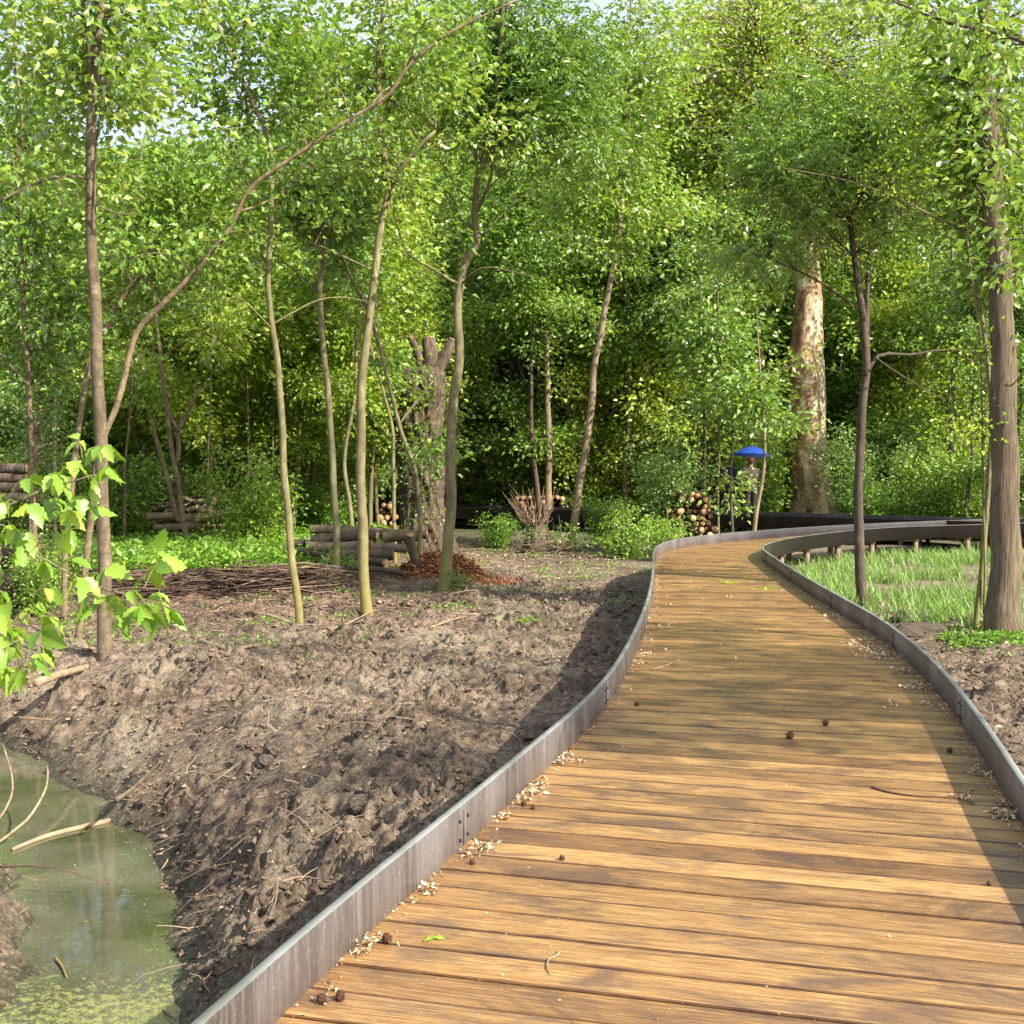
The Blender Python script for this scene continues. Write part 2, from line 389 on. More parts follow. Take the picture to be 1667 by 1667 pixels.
mb = MB(); mb.add(np.stack([GX, GY, H], -1).reshape(-1, 3), np.stack([I, I + ny, I + ny + 1, I + 1], 1))

m, nt, out = mat('forest_soil')
geo = N(nt, 'ShaderNodeNewGeometry'); P = geo.outputs['Position']
sx = N(nt, 'ShaderNodeSeparateXYZ'); L(nt, P, sx.inputs[0])
n1 = noise(nt, P, 1.1, 6, 0.62); n2 = noise(nt, P, 9.0, 8, 0.7); n3 = noise(nt, P, 60.0, 4, 0.7)
dirt = ramp(nt, n2, [(0.30, (0.05, 0.034, 0.023)), (0.44, (0.14, 0.10, 0.068)), (0.55, (0.28, 0.21, 0.145)), (0.70, (0.47, 0.375, 0.265))])
sand = ramp(nt, n3, [(0.3, (0.17, 0.138, 0.092)), (0.7, (0.44, 0.37, 0.26))])
c = mix(nt, ramp(nt, n1, [(0.52, (0, 0, 0)), (0.62, (0.85, 0.85, 0.85))]), dirt, sand)
c = mix(nt, ramp(nt, n3, [(0.35, (0.75, 0.75, 0.75)), (0.48, (0, 0, 0))]), c, (0.085, 0.06, 0.045))
# reddish litter and green film further off
n4 = noise(nt, mapping(nt, P, (1, 1, 1), (7, 3, 0)), 0.9, 5, 0.6)
mr = N(nt, 'ShaderNodeMapRange'); L(nt, sx.outputs[1], mr.inputs[0]); mr.inputs[1].default_value = 15; mr.inputs[2].default_value = 20
mx = N(nt, 'ShaderNodeMapRange'); L(nt, sx.outputs[0], mx.inputs[0]); mx.inputs[1].default_value = -0.5; mx.inputs[2].default_value = -3.5
mm = N(nt, 'ShaderNodeMath', operation='MULTIPLY', use_clamp=True); L(nt, mr.outputs[0], mm.inputs[0]); L(nt, mx.outputs[0], mm.inputs[1])
lit = ramp(nt, n2, [(0.3, (0.05, 0.03, 0.02)), (0.55, (0.15, 0.085, 0.055)), (0.75, (0.28, 0.17, 0.11))])
c = mix(nt, mm.outputs[0], c, lit)
m25 = N(nt, 'ShaderNodeMapRange'); L(nt, sx.outputs[1], m25.inputs[0]); m25.inputs[1].default_value = 27; m25.inputs[2].default_value = 38
fl = ramp(nt, n1, [(0.35, (0.05, 0.04, 0.025)), (0.55, (0.06, 0.08, 0.025)), (0.7, (0.09, 0.14, 0.03))])
c = mix(nt, m25.outputs[0], c, fl)
# wet dark green-brown edge just above the water
mz = N(nt, 'ShaderNodeMapRange'); L(nt, sx.outputs[2], mz.inputs[0]); mz.inputs[1].default_value = ZW + 0.18; mz.inputs[2].default_value = ZW - 0.02
c = mix(nt, mz.outputs[0], c, (0.045, 0.05, 0.02))
gm = noise(nt, P, 2.2, 6, 0.7)
c = mix(nt, ramp(nt, gm, [(0.60, (0, 0, 0)), (0.72, (0.5, 0.5, 0.5))]), c, (0.12, 0.14, 0.04))
n5 = noise(nt, P, 28, 6, 0.75)
c = mix(nt, ramp(nt, n5, [(0.34, (0.7, 0.7, 0.7)), (0.45, (0, 0, 0))]), c, (0.065, 0.044, 0.032))
c = mix(nt, ramp(nt, n5, [(0.52, (0, 0, 0)), (0.66, (0.75, 0.75, 0.75))]), c, (0.44, 0.33, 0.22))
wet = noise(nt, mapping(nt, P, (1, 1, 1), (31, 7, 0)), 0.55, 4, 0.6)
c = mix(nt, ramp(nt, wet, [(0.46, (0, 0, 0)), (0.6, (0.6, 0.6, 0.6))]), c, mix(nt, 1.0, c, (0.42, 0.38, 0.35), 'MULTIPLY'))
principled(nt, out, c, 0.95, bump(nt, n3, 0.8, 0.012, bump(nt, n5, 0.9, 0.035, bump(nt, n2, 0.7, 0.05))))
tag(mb.build('ground', m), kind='structure')

# pond water (slightly milky, green) with a floating film of weed
m, nt, out = mat('pond_water')
geo = N(nt, 'ShaderNodeNewGeometry'); P = geo.outputs['Position']
a = noise(nt, mapping(nt, P, (1, 1, 1)), 1.1, 5, 0.6); b = noise(nt, P, 26, 5, 0.75)
murk = ramp(nt, a, [(0.35, (0.06, 0.064, 0.03)), (0.65, (0.14, 0.137, 0.088))])
sx = N(nt, 'ShaderNodeSeparateXYZ'); L(nt, P, sx.inputs[0])
mr = N(nt, 'ShaderNodeMapRange'); L(nt, sx.outputs[1], mr.inputs[0]); mr.inputs[1].default_value = 6.55; mr.inputs[2].default_value = 5.9; mr.inputs[3].default_value = 0.0; mr.inputs[4].default_value = 0.16
ad = N(nt, 'ShaderNodeMath', operation='ADD'); L(nt, b, ad.inputs[0]); L(nt, mr.outputs[0], ad.inputs[1])
ad2 = N(nt, 'ShaderNodeMath', operation='MULTIPLY_ADD'); L(nt, a, ad2.inputs[0]); ad2.inputs[1].default_value = 0.22; L(nt, ad.outputs[0], ad2.inputs[2])
film = ramp(nt, ad2.outputs[0], [(0.73, (0, 0, 0)), (0.80, (0.95, 0.95, 0.95))])
fcol = ramp(nt, noise(nt, P, 90, 3, 0.7), [(0.3, (0.10, 0.09, 0.035)), (0.5, (0.22, 0.23, 0.06)), (0.75, (0.44, 0.42, 0.18))])
col = mix(nt, film, murk, fcol)
ro = ramp(nt, film, [(0, (0.04, 0.04, 0.04)), (1, (0.6, 0.6, 0.6))])
p = principled(nt, out, col, ro, bump(nt, noise(nt, mapping(nt, P, (1, 1, 1)), 5, 3), 0.05, 0.02), IOR=1.33)
p.inputs['Specular IOR Level'].default_value = 0.9
q = MB(); q.add([[-14, -1.5, ZW], [2.2, -1.5, ZW], [2.2, 14, ZW], [-14, 14, ZW]], [[0, 1, 2, 3]])
tag(q.build('pond_water', m, smooth=False), kind='structure')

# ------------------------------------------------------------------ boardwalks
def steel_mat():
    m, nt, out = mat('weathered_steel')
    tc = N(nt, 'ShaderNodeTexCoord'); P = tc.outputs['Object']
    geo = N(nt, 'ShaderNodeNewGeometry')
    big = noise(nt, mapping(nt, P, (1.1, 1.1, 0.5)), 1.3, 4, 0.6)
    streak = noise(nt, mapping(nt, P, (26, 26, 1.6)), 1.0, 6, 0.75)
    spk = noise(nt, mapping(nt, P, (90, 90, 45)), 1.0, 3, 0.7)
    c = ramp(nt, big, [(0.3, (0.07, 0.056, 0.048)), (0.5, (0.12, 0.10, 0.092)), (0.66, (0.20, 0.185, 0.18))])
    c = mix(nt, ramp(nt, streak, [(0.46, (0, 0, 0)), (0.74, (0.7, 0.7, 0.7))]), c, (0.27, 0.25, 0.24))
    c = mix(nt, ramp(nt, spk, [(0.60, (0, 0, 0)), (0.72, (0.5, 0.5, 0.5))]), c, (0.50, 0.46, 0.42))
    rust = noise(nt, mapping(nt, P, (5, 5, 3), (4, 4, 4)), 1.0, 5, 0.7)
    c = mix(nt, ramp(nt, rust, [(0.58, (0, 0, 0)), (0.75, (0.55, 0.55, 0.55))]), c, (0.13, 0.07, 0.04))
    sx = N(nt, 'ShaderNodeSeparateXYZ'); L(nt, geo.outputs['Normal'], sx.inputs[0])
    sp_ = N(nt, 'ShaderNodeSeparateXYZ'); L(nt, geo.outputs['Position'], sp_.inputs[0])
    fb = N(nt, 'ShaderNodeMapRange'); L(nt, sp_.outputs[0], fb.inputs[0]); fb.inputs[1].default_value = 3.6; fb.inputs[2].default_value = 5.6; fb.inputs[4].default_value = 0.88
    c = mix(nt, fb.outputs[0], c, (0.028, 0.026, 0.028))  # tree shade on the far plates put into the colour, along with blacker steel
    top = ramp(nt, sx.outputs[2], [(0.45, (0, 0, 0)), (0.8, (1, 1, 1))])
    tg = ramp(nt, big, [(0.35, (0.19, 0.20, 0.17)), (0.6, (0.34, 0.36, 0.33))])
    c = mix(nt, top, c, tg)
    ro = ramp(nt, streak, [(0.3, (0.34, 0.34, 0.34)), (0.7, (0.55, 0.55, 0.55))])
    principled(nt, out, c, ro, bump(nt, spk, 0.25, 0.003), Metallic=0.35)
    return m
def deck_mat(name='deck_wood'):
    m, nt, out = mat(name)
    uv = N(nt, 'ShaderNodeUVMap'); uv.uv_map = 'UVMap'
    at_ = N(nt, 'ShaderNodeAttribute'); at_.attribute_name = 'tone'
    s = N(nt, 'ShaderNodeSeparateXYZ'); L(nt, uv.outputs[0], s.inputs[0])
    grain = noise(nt, mapping(nt, uv.outputs[0], (1.6, 60, 1)), 1.0, 6, 0.7, 0.3)
    fine = noise(nt, mapping(nt, uv.outputs[0], (6, 260, 1)), 1.0, 3, 0.7)
    blot = noise(nt, mapping(nt, uv.outputs[0], (2.2, 5.0, 1), (3, 9, 0)), 1.0, 6, 0.65, 0.6)
    geo = N(nt, 'ShaderNodeNewGeometry'); wb = noise(nt, geo.outputs['Position'], 0.8, 4, 0.6)
    c = ramp(nt, grain, [(0.28, (0.165, 0.08, 0.028)), (0.44, (0.38, 0.213, 0.073)), (0.58, (0.52, 0.32, 0.118)), (0.76, (0.66, 0.45, 0.20))])
    c = mix(nt, ramp(nt, fine, [(0.42, (0.8, 0.8, 0.8)), (0.54, (0, 0, 0))]), c, (0.15, 0.07, 0.028))
    c = mix(nt, ramp(nt, blot, [(0.45, (0, 0, 0)), (0.62, (0.8, 0.8, 0.8))]), c, (0.13, 0.075, 0.055))
    c = mix(nt, ramp(nt, wb, [(0.5, (0, 0, 0)), (0.72, (0.2, 0.2, 0.2))]), c, (0.24, 0.14, 0.075))
    tn = ramp(nt, at_.outputs['Fac'], [(0.0, (0.36, 0.30, 0.27)), (0.12, (0.4, 0.33, 0.3)), (0.2, (0.60, 0.54, 0.57)), (0.6, (0.92, 0.90, 0.88)), (1.0, (1.18, 1.18, 1.15))])
    c = mix(nt, 1.0, c, tn, 'MULTIPLY')
    # pale dust specks
    sp = noise(nt, mapping(nt, geo.outputs['Position'], (1, 1, 1)), 75, 2, 0.5)
    c = mix(nt, ramp(nt, sp, [(0.735, (0, 0, 0)), (0.76, (0.8, 0.8, 0.8))]), c, (0.7, 0.62, 0.5))
    ro = ramp(nt, blot, [(0.35, (0.46, 0.46, 0.46)), (0.65, (0.22, 0.22, 0.22))])
    # faint machined ribs and raised grain
    wv = N(nt, 'ShaderNodeMath', operation='SINE'); ml = N(nt, 'ShaderNodeMath', operation='MULTIPLY'); ml.inputs[1].default_value = 2 * PI / 0.0165
    L(nt, s.outputs[1], ml.inputs[0]); L(nt, ml.outputs[0], wv.inputs[0])
    hh = mix(nt, 0.16, grain, wv.outputs[0])
    principled(nt, out, c, ro, bump(nt, hh, 0.5, 0.004))
    return m
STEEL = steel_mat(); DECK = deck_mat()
POSTW = simple('post_wood', (0.12, 0.085, 0.055), (0.27, 0.20, 0.13), 0.8, 3, (6, 6, 1))
def plank_mesh(pairs, name, parent, th=0.045, gap=0.011, seed=1):
    """pairs: list of (L0,R0,L1,R1) xy corners of each board"""
    rgn = np.random.RandomState(seed)
    v = []; f = []; uv = []; tone = []
    for k, (l0, r0, l1, r1) in enumerate(pairs):
        dl = l1 - l0; dr = r1 - r0
        wl = np.linalg.norm(dl) + 1e-6; wr = np.linalg.norm(dr) + 1e-6
        g = gap * (0.6 + 0.8 * rgn.rand()); ch = 0.0045
        z = (rgn.rand() - .5) * 0.003; t = 0.6 + 0.4 * np.clip(rgn.randn() * 0.5, -1, 1)
        prof = [(g / 2, -th), (g / 2, -ch), (g / 2 + ch, 0), (-g / 2 - ch, 0), (-g / 2, -ch), (-g / 2, -th)]
        b = len(v); u0 = rgn.rand() * 40; v0 = k * 0.37 + rgn.rand()
        for side, (o, d, wd) in enumerate(((l0, dl, wl), (r0, dr, wr))):
            for j, (off, zz) in enumerate(prof):
                a = off if j < 3 else wd + off
                a = min(max(a, 0.002), wd - 0.002)
                p = o + d / wd * a; v.append((p[0], p[1], zz + z))
        ln = float(np.linalg.norm(r0 - l0)); us = [u0, u0 + ln]
        for j in range(5):
            f.append((b + j, b + 6 + j, b + 6 + j + 1, b + j + 1))
            va = v0 + (prof[j][0] if j < 3 else wl + prof[j][0]); vb = v0 + (prof[j + 1][0] if j + 1 < 3 else wl + prof[j + 1][0])
            uv += [(us[0], va), (us[1], va), (us[1], vb), (us[0], vb)]; tone += [t if j == 2 else 0.0] * 4
    me = bpy.data.meshes.new(name); me.from_pydata(v, [], f)
    ul = me.uv_layers.new(name='UVMap'); ul.data.foreach_set('uv', np.array(uv, np.float32).ravel())
    ta = me.attributes.new('tone', 'FLOAT', 'CORNER'); ta.data.foreach_set('value', np.array(tone, np.float32))
    me.materials.append(DECK); me.update()
    return link(name, me, parent)
def plate(path, side, name, parent, z0=-0.16, z1=RIM, th=0.016, seg=1):
    """upright steel plate with a folded lip along a plan polyline; side=+1 puts the thickness to the right of travel"""
    t = np.gradient(path, axis=0); t /= np.linalg.norm(t, axis=1)[:, None]; n = np.stack([t[:, 1], -t[:, 0]], 1) * side
    lip = 0.034
    prof = [(0.0, z0), (0.0, z1 - 0.004), (0.004, z1), (lip - 0.003, z1), (lip, z1 - 0.004), (lip, z1 - 0.020), (th, z1 - 0.024), (th, z0)]
    P = np.stack([np.c_[path + n * a, np.full(len(path), z)] for a, z in prof], 1)
    k = len(prof); i = np.arange(len(path) - 1)[:, None] * k; j = np.arange(k)[None]; jj = (j + 1) % k
    q = np.stack([i + j, i + jj, i + k + jj, i + k + j], -1).reshape(-1, 4)
    b = MB(); b.add(P.reshape(-1, 3), q)
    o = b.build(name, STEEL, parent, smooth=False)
    md = o.modifiers.new('n', 'WEIGHTED_NORMAL') if False else None
    return o
bw = empty('boardwalk', (1.0, 8.0, 0)); bw.location = (0, 0, 0)
tag(bw, 'curving wooden boardwalk with tan planks between dark steel edge plates, in front', 'boardwalk')
pitch = 0.193
st = np.arange(0.5, LS[-1] - 2.5, pitch)
prs = []
ms = np.interp(st, LS, match)
for k in range(len(st) - 1):
    prs.append((on(LE, LS, st[k]), on(RE, RS, ms[k]), on(LE, LS, st[k + 1]), on(RE, RS, ms[k + 1])))
plank_mesh(prs, 'deck', bw)
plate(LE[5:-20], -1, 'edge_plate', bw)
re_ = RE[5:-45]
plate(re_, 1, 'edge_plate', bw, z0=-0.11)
SEAM = simple('plate_joint', (0.02, 0.016, 0.014), (0.05, 0.04, 0.035), 0.7, 30, (1, 1, 1), 0)
for P_, sg in ((LE[5:-20], 1), (re_, -1)):
    S_ = arclen(P_)
    for s_ in np.arange(8.2, 26, 3.05):
        p = on(P_, S_, s_); q = on(P_, S_, s_ + .05); t_ = (q - p) / np.linalg.norm(q - p); n_ = np.array([t_[1], -t_[0]]) * sg
        b = MB(); c_ = p + n_ * 0.0005; b.box((c_[0], c_[1], RIM / 2 - .01), (0.004, 0.006, RIM - .03), math.atan2(t_[1], t_[0]))
        for dz in (.04, .12):
            for dt in (-.05, .05):
                e_ = p + t_ * dt + n_ * 0.002; b.tube([(e_[0], e_[1], dz), (e_[0] + n_[0] * .006, e_[1] + n_[1] * .006, dz)], [.008, .007], 8)
        b.build('plate_joint', SEAM, bw)
def support(p, n, parent, wid=1.9):
    b = MB(); g = gh(p[0], p[1])
    for a in (0.10, wid - 0.10):
        q = p + n * a; g = gh(q[0], q[1]); top = -0.17
        b.box((q[0], q[1], (g - 0.15 + top) / 2), (0.09, 0.09, top - g + 0.15), math.atan2(n[1], n[0]))
        b.build('post', POSTW, parent, smooth=False); b = MB()
    a = p + n * 0.02; c_ = p + n * (wid - 0.02); mid = (a + c_) / 2
    b.box((mid[0], mid[1], -0.11), (wid - 0.06, 0.07, 0.12), math.atan2(n[1], n[0]))
    b.build('cross_beam', POSTW, parent, smooth=False)
for s_ in list(np.arange(8, LS[-1] - 5, 1.7)):
    p = on(LE, LS, s_); r_ = on(RE, RS, np.interp(s_, LS, match)); d = r_ - p; wd = np.linalg.norm(d)
    support(p, d / wd, bw, wd)

# far boardwalk running across behind
fr_px = [(415, 812.5), (500, 817), (600, 821.5), (800, 827), (1000, 831.5), (1250, 838.5), (1400, 843), (1550, 847.5)]
FW = np.array([G(x, y, RIM) for x, y in fr_px])
FW = np.concatenate([[FW[0] + (FW[0] - FW[1]) * 2.0], FW, [FW[-1] + (FW[-1] - FW[-2]) * 2.0]]); FW[:, 2] = 0
FP = resmooth(FW, 0.4, 3)[:, :2]
FP = FP[::-1] if FP[0, 0] > FP[-1, 0] else FP
tf = np.gradient(FP, axis=0); tf /= np.linalg.norm(tf, axis=1)[:, None]; nf = np.stack([-tf[:, 1], tf[:, 0]], 1)
FB = FP + nf * 2.0
fw = empty('boardwalk'); tag(fw, 'straight boardwalk with black steel edges crossing behind the trees', 'boardwalk')
FS = arclen(FP); st = np.arange(0, FS[-1], pitch); prs = []
FBs = np.interp(st, FS, arclen(FB)); ab = arclen(FB)
for k in range(len(st) - 1): prs.append((on(FB, ab, FBs[k]), on(FP, FS, st[k]), on(FB, ab, FBs[k + 1]), on(FP, FS, st[k + 1])))
plank_mesh(prs, 'deck', fw, seed=5)
STEELB = bpy.data.materials['weathered_steel']
BLK = simple('black_steel', (0.018, 0.018, 0.022), (0.05, 0.05, 0.06), 0.42, 2.0, (1, 1, 1), 0.1, Metallic=0.3)
for P_, s_ in ((FP, 1), (FB, -1)):
    o = plate(P_, s_, 'edge_plate', fw, z0=-0.20); o.data.materials.clear(); o.data.materials.append(BLK)
for s_ in np.arange(1, FS[-1] - 1, 2.2):
    p = on(FP, FS, s_); q = on(FB, ab, np.interp(s_, FS, ab)); d = q - p
    support(p, d / np.linalg.norm(d), fw, np.linalg.norm(d))
# ------------------------------------------------------------------ leaves
def nrm(a): return a / (np.linalg.norm(a, axis=-1, keepdims=True) + 1e-9)
def leaves(mb, rng, c, d, L_, W_, curl=0.25):
    """rhombic folded leaves: c base (N,3), d axis (N,3)"""
    n = len(c); d = nrm(d)
    up = np.tile([0, 0, 1.0], (n, 1)) + 0.8 * rng.randn(n, 3)
    s = nrm(np.cross(d, up)); m = nrm(np.cross(s, d))
    L_ = np.broadcast_to(L_, (n,))[:, None] * (0.75 + 0.5 * rng.rand(n, 1)); W_ = L_ * W_
    f = 0.12 + 0.25 * rng.rand(n, 1)
    A = c; T = c + d * L_ - m * L_ * curl * rng.rand(n, 1)
    mid = c + d * L_ * 0.42
    B = mid + s * W_ / 2 + m * W_ * f; D = mid - s * W_ / 2 + m * W_ * f
    v = np.stack([A, B, T, D], 1).reshape(-1, 3)
    i = np.arange(n) * 4
    mb.add(v, np.concatenate([np.stack([i, i + 1, i + 2], 1), np.stack([i, i + 2, i + 3], 1)]))
def pinnate(mb, rng, c, d, L_, pairs=4, lw=0.34, ll=0.33):
    """feathery compound leaves"""
    n = len(c); d = nrm(d); up = np.tile([0, 0, 1.0], (n, 1)) + 0.35 * rng.randn(n, 3)
    s = nrm(np.cross(d, up)); Ls = (L_ * (0.7 + 0.6 * rng.rand(n)))[:, None]
    C_ = []; D_ = []; LL = []
    for k in range(pairs):
        t = 0.25 + 0.62 * k / pairs
        p = c + d * Ls * t - np.array([0, 0, 1.0]) * Ls * 0.35 * t * t
        for sg in (-1, 1):
            C_.append(p); D_.append(d * 0.45 + s * sg * 0.9 + 0.12 * rng.randn(n, 3) - np.array([0, 0, 0.25])); LL.append(Ls[:, 0] * ll * (1 - 0.25 * abs(t - .5)))
    C_.append(c + d * Ls * 0.85 - np.array([0, 0, 1.0]) * Ls * 0.25); D_.append(d - np.array([0, 0, 0.4])); LL.append(Ls[:, 0] * ll)
    leaves(mb, rng, np.concatenate(C_), np.concatenate(D_), np.concatenate(LL), lw)
def sprays(mb, tw, rng, nodes, targets, spec, hang=0.12, twr=0.010, twig_mesh=True):
    """from the nearest branch node grow a thin twig to each target and dress its outer half with leaves.
    spec: dict(kind, n, size, w, r)"""
    if len(targets) == 0: return
    nodes = np.asarray(nodes); T = np.asarray(targets)
    cs = []; ds = []
    rs = np.array([float(x) for x in rng.rand(len(T))])
    for i0 in range(0, len(T), 500):
        Tb = T[i0:i0 + 500]
        dd = np.linalg.norm(nodes[None, :, :3] - Tb[:, None] + np.array([0, 0, 0.35]) * 0, axis=2) + 0.9 * np.maximum(0, nodes[None, :, 2] - Tb[:, None, 2])
        idx = dd.argmin(1)
        for j, k in enumerate(idx):
            a = nodes[k, :3]; b = Tb[j]; ln = np.linalg.norm(b - a)
            m1 = a * 0.55 + b * 0.45 + np.array([0, 0, 0.12 * ln]) + rng.randn(3) * 0.05 * ln
            if twig_mesh:
                r0 = min(twr * (0.5 + 0.5 * ln), nodes[k, 3] * 0.7) if nodes.shape[1] > 3 else twr
                tw.tube([a, m1, b], [r0, r0 * 0.65, 0.0022], 3, cap=False)
            n = spec['n']; u = rng.rand(n) ** 0.7
            lo = 0.35 if ln > spec['r'] * 2 else 0.0
            u = lo + (1.05 - lo) * u
            p = (1 - u)[:, None] ** 2 * a + (2 * u * (1 - u))[:, None] * m1 + u[:, None] ** 2 * b
            off = rng.randn(n, 3) * spec['r'] * np.array([1, 1, 0.45])
            dirn = nrm(b - a) * 0.5 + nrm(off) * 1.0 - np.array([0, 0, hang + 0.2]) + 0.3 * rng.randn(n, 3)
            cs.append(p + off); ds.append(dirn)
    c = np.concatenate(cs); d = np.concatenate(ds)
    if spec['kind'] == 'pin': pinnate(mb, rng, c, d, spec['size'], spec.get('pairs', 4), spec.get('w', 0.34))
    else: leaves(mb, rng, c, d, spec['size'], spec.get('w', 0.5))

def tree_from_paths(name, label, cat, paths, barkm, leafm, spec, targets, seed, group=None, sides=9, wob=0.06, twigm=None, loc=None, flare=0.35, kind_trunk='trunk'):
    """paths: list of (N,4) world polylines x y z radius; the first is the main stem, rooted in the ground"""
    rng = np.random.RandomState(seed)
    base = np.array(paths[0][0][:3]) if loc is None else np.asarray(loc, float)
    root = empty(name, base); tag(root, label, cat, group)
    tr = MB(); nodes = []
    for k, p in enumerate(paths):
        p = np.asarray(p, float)
        ln = np.linalg.norm(np.diff(p[:, :3], axis=0), axis=1).sum()
        q = smooth_path(p, n=max(5, min(70, int(ln / (0.10 if k == 0 else 0.14)))), it=2)
        if k == 0 and flare:
            hh = q[:, 2] - q[0, 2]; q[:, 3] *= 1 + flare * np.exp(-hh / (q[0, 3] * 2.2))
            q[:, :2] += 0.10 * q[:, 3:4] * np.stack([np.sin(q[:, 2] * 5 + seed), np.cos(q[:, 2] * 4.1 + seed)], 1)
        tr.tube(q[:, :3] - base, q[:, 3], sides if q[0, 3] > 0.03 else 6, True, wob, rng)
        nodes.append(q)
    nodes = np.concatenate(nodes)
    cr = MB(); tw = tr
    if len(targets):
        sub = MB()
        sprays(cr, sub, rng, np.c_[nodes[:, :3] - base, nodes[:, 3]], np.asarray(targets) - base, spec)
        if twigm is None:
            for v in sub.v: pass
            tr.v += [x for x in sub.v]; 
            for k, fs in sub.f.items(): tr.f.setdefault(k, []).extend([f + tr.n for f in fs])
            tr.n += sub.n
        cr.build('crown', leafm, root, smooth=False)
    tr.build(kind_trunk, barkm, root)
    return root

def blob(rng, px, n, Y, dY=0.8):
    """targets in pixel-space ellipses (cx,cy,rx,ry) taken to depth Y +- dY"""
    out = []
    for (cx, cy, rx, ry), k in zip(px, n):
        a = rng.rand(k) * 2 * PI; r = np.sqrt(rng.rand(k))
        for i in range(k): out.append(at(cx + rx * r[i] * math.cos(a[i]), cy + ry * r[i] * math.sin(a[i]), Y + dY * rng.randn() * 0.7))
    return out
def px_path(pts, Y, w0, w1, drift=0.0, base=True, seed=0):
    """pixel polyline -> world polyline at depth Y (bending up to drift metres in depth), w in photo px (diameter)"""
    rng = np.random.RandomState(seed); n = len(pts); o = []
    s = Y / 2000.0
    ph = rng.rand() * 6
    for i, (x, y) in enumerate(pts):
        t = i / max(1, n - 1)
        p = at(x, y, Y + drift * t + 0.05 * math.sin(3 * t + ph) * (t > 0))
        o.append([p[0], p[1], p[2], 0.5 * s * (w0 * (1 - t) + w1 * t)])
    o = np.array(o)
    if base:
        g = gh(o[0, 0], o[0, 1]); o[0, 2] = g - 0.12
        if o[1, 2] < g: o = np.delete(o, 1, 0)
    return o
def above(paths, rng, n, zlo, spread=(0.5, 1.4), up=0.5, skip0=0.0):
    """targets scattered round the stems above height zlo"""
    N_ = np.concatenate([smooth_path(p, step=0.25) for p in paths]); N_ = N_[N_[:, 2] > zlo]
    if len(N_) == 0: return []
    i = rng.randint(0, len(N_), n); d = nrm(rng.randn(n, 3) * np.array([1, 1, 0.4]))
    return list(N_[i, :3] + d * (spread[0] + (spread[1] - spread[0]) * rng.rand(n, 1)) + np.array([0, 0, up]) * rng.rand(n, 1))
def gd(y, z=-0.52):                       # depth of a ground pixel row
    return float(G(833, y, z)[1])
PIN = dict(kind='pin', n=9, size=0.33, w=0.36, r=0.16, pairs=4)
PINF = dict(kind='pin', n=8, size=0.30, w=0.36, r=0.2, pairs=3)
SIM = dict(kind='leaf', n=34, size=0.112, w=0.62, r=0.21)
SIMF = dict(kind='leaf', n=36, size=0.145, w=0.60, r=0.27)

def ext(path, dz=2.2, lean=None):
    """carry a stem that leaves the picture on for dz metres"""
    a = path[-1]; b = path[-2]; d = (a - b)[:3]; d = d / (np.linalg.norm(d) + 1e-9); d = d * 0.6 + np.array([0, 0, 0.5]); d /= np.linalg.norm(d)
    return np.concatenate([path, [[*(a[:3] + d * dz * 0.5), a[3] * 0.7], [*(a[:3] + d * dz), a[3] * 0.25]]])

traced = []
def T(name, label, Y, main, w, branches=(), barkk='brown', leafk='mid', spec=SIM, blobs=(), nb=(), rnd=60, zlo=3.0, seed=1, drift=0.0, e=True, spread=(0.4, 1.3), group=None, cat='tree', dY=0.8, sides=10):
    rng = np.random.RandomState(seed)
    m_ = px_path(main, Y, w[0], w[1], drift, True, seed)
    if e: m_ = ext(m_)
    ps = [m_]
    for bpts, bw in branches: ps.append(px_path(bpts, Y, bw[0], bw[1], rng.uniform(-.8, .8), False, seed + len(ps)))
    for q in range(6 if e else 3):
        sp_ = smooth_path(m_, n=60); k_ = rng.randint(18, 58); p0 = sp_[k_]
        if p0[2] < zlo * .75 or k_ > 56: continue
        a_ = rng.rand() * 2 * PI; l_ = rng.uniform(1.0, 2.6); d_ = np.array([math.cos(a_), .5 * math.sin(a_), rng.uniform(.1, .8)]); c_ = p0[:3] + d_ * l_ * .5 + np.array([0, 0, .12 * l_]); f_ = p0[:3] + d_ * l_ + np.array([0, 0, -.12 * l_ + .2 * rng.randn()])
        ps.append(np.array([[*p0[:3], min(.016, p0[3] * .6)], [*c_, .009], [*f_, .003]]))
    nb = [int(q * 1.6) for q in nb]; rnd = int(rnd * 1.2)
    tg = blob(rng, blobs, nb, Y, dY) + (above(ps, rng, rnd, zlo, spread) if rnd else [])
    st_ = smooth_path(m_, n=80); tg = [np.array(t_, float) for t_ in tg]
    for t_ in tg:                                   # leaves sit on the outer twigs, not on the stem itself
        k_ = int(np.argmin(np.abs(st_[:, 2] - t_[2]))); dx = t_[0] - st_[k_, 0]
        if abs(dx) < 0.42 and t_[1] < st_[k_, 1] + .3: t_[1] = st_[k_, 1] + 0.35 + rng.rand() * .8
    r = tree_from_paths(name, label, cat, ps, BARK[barkk], LEAF[leafk], spec, tg, seed, group, sides=sides)
    traced.append(r); return r

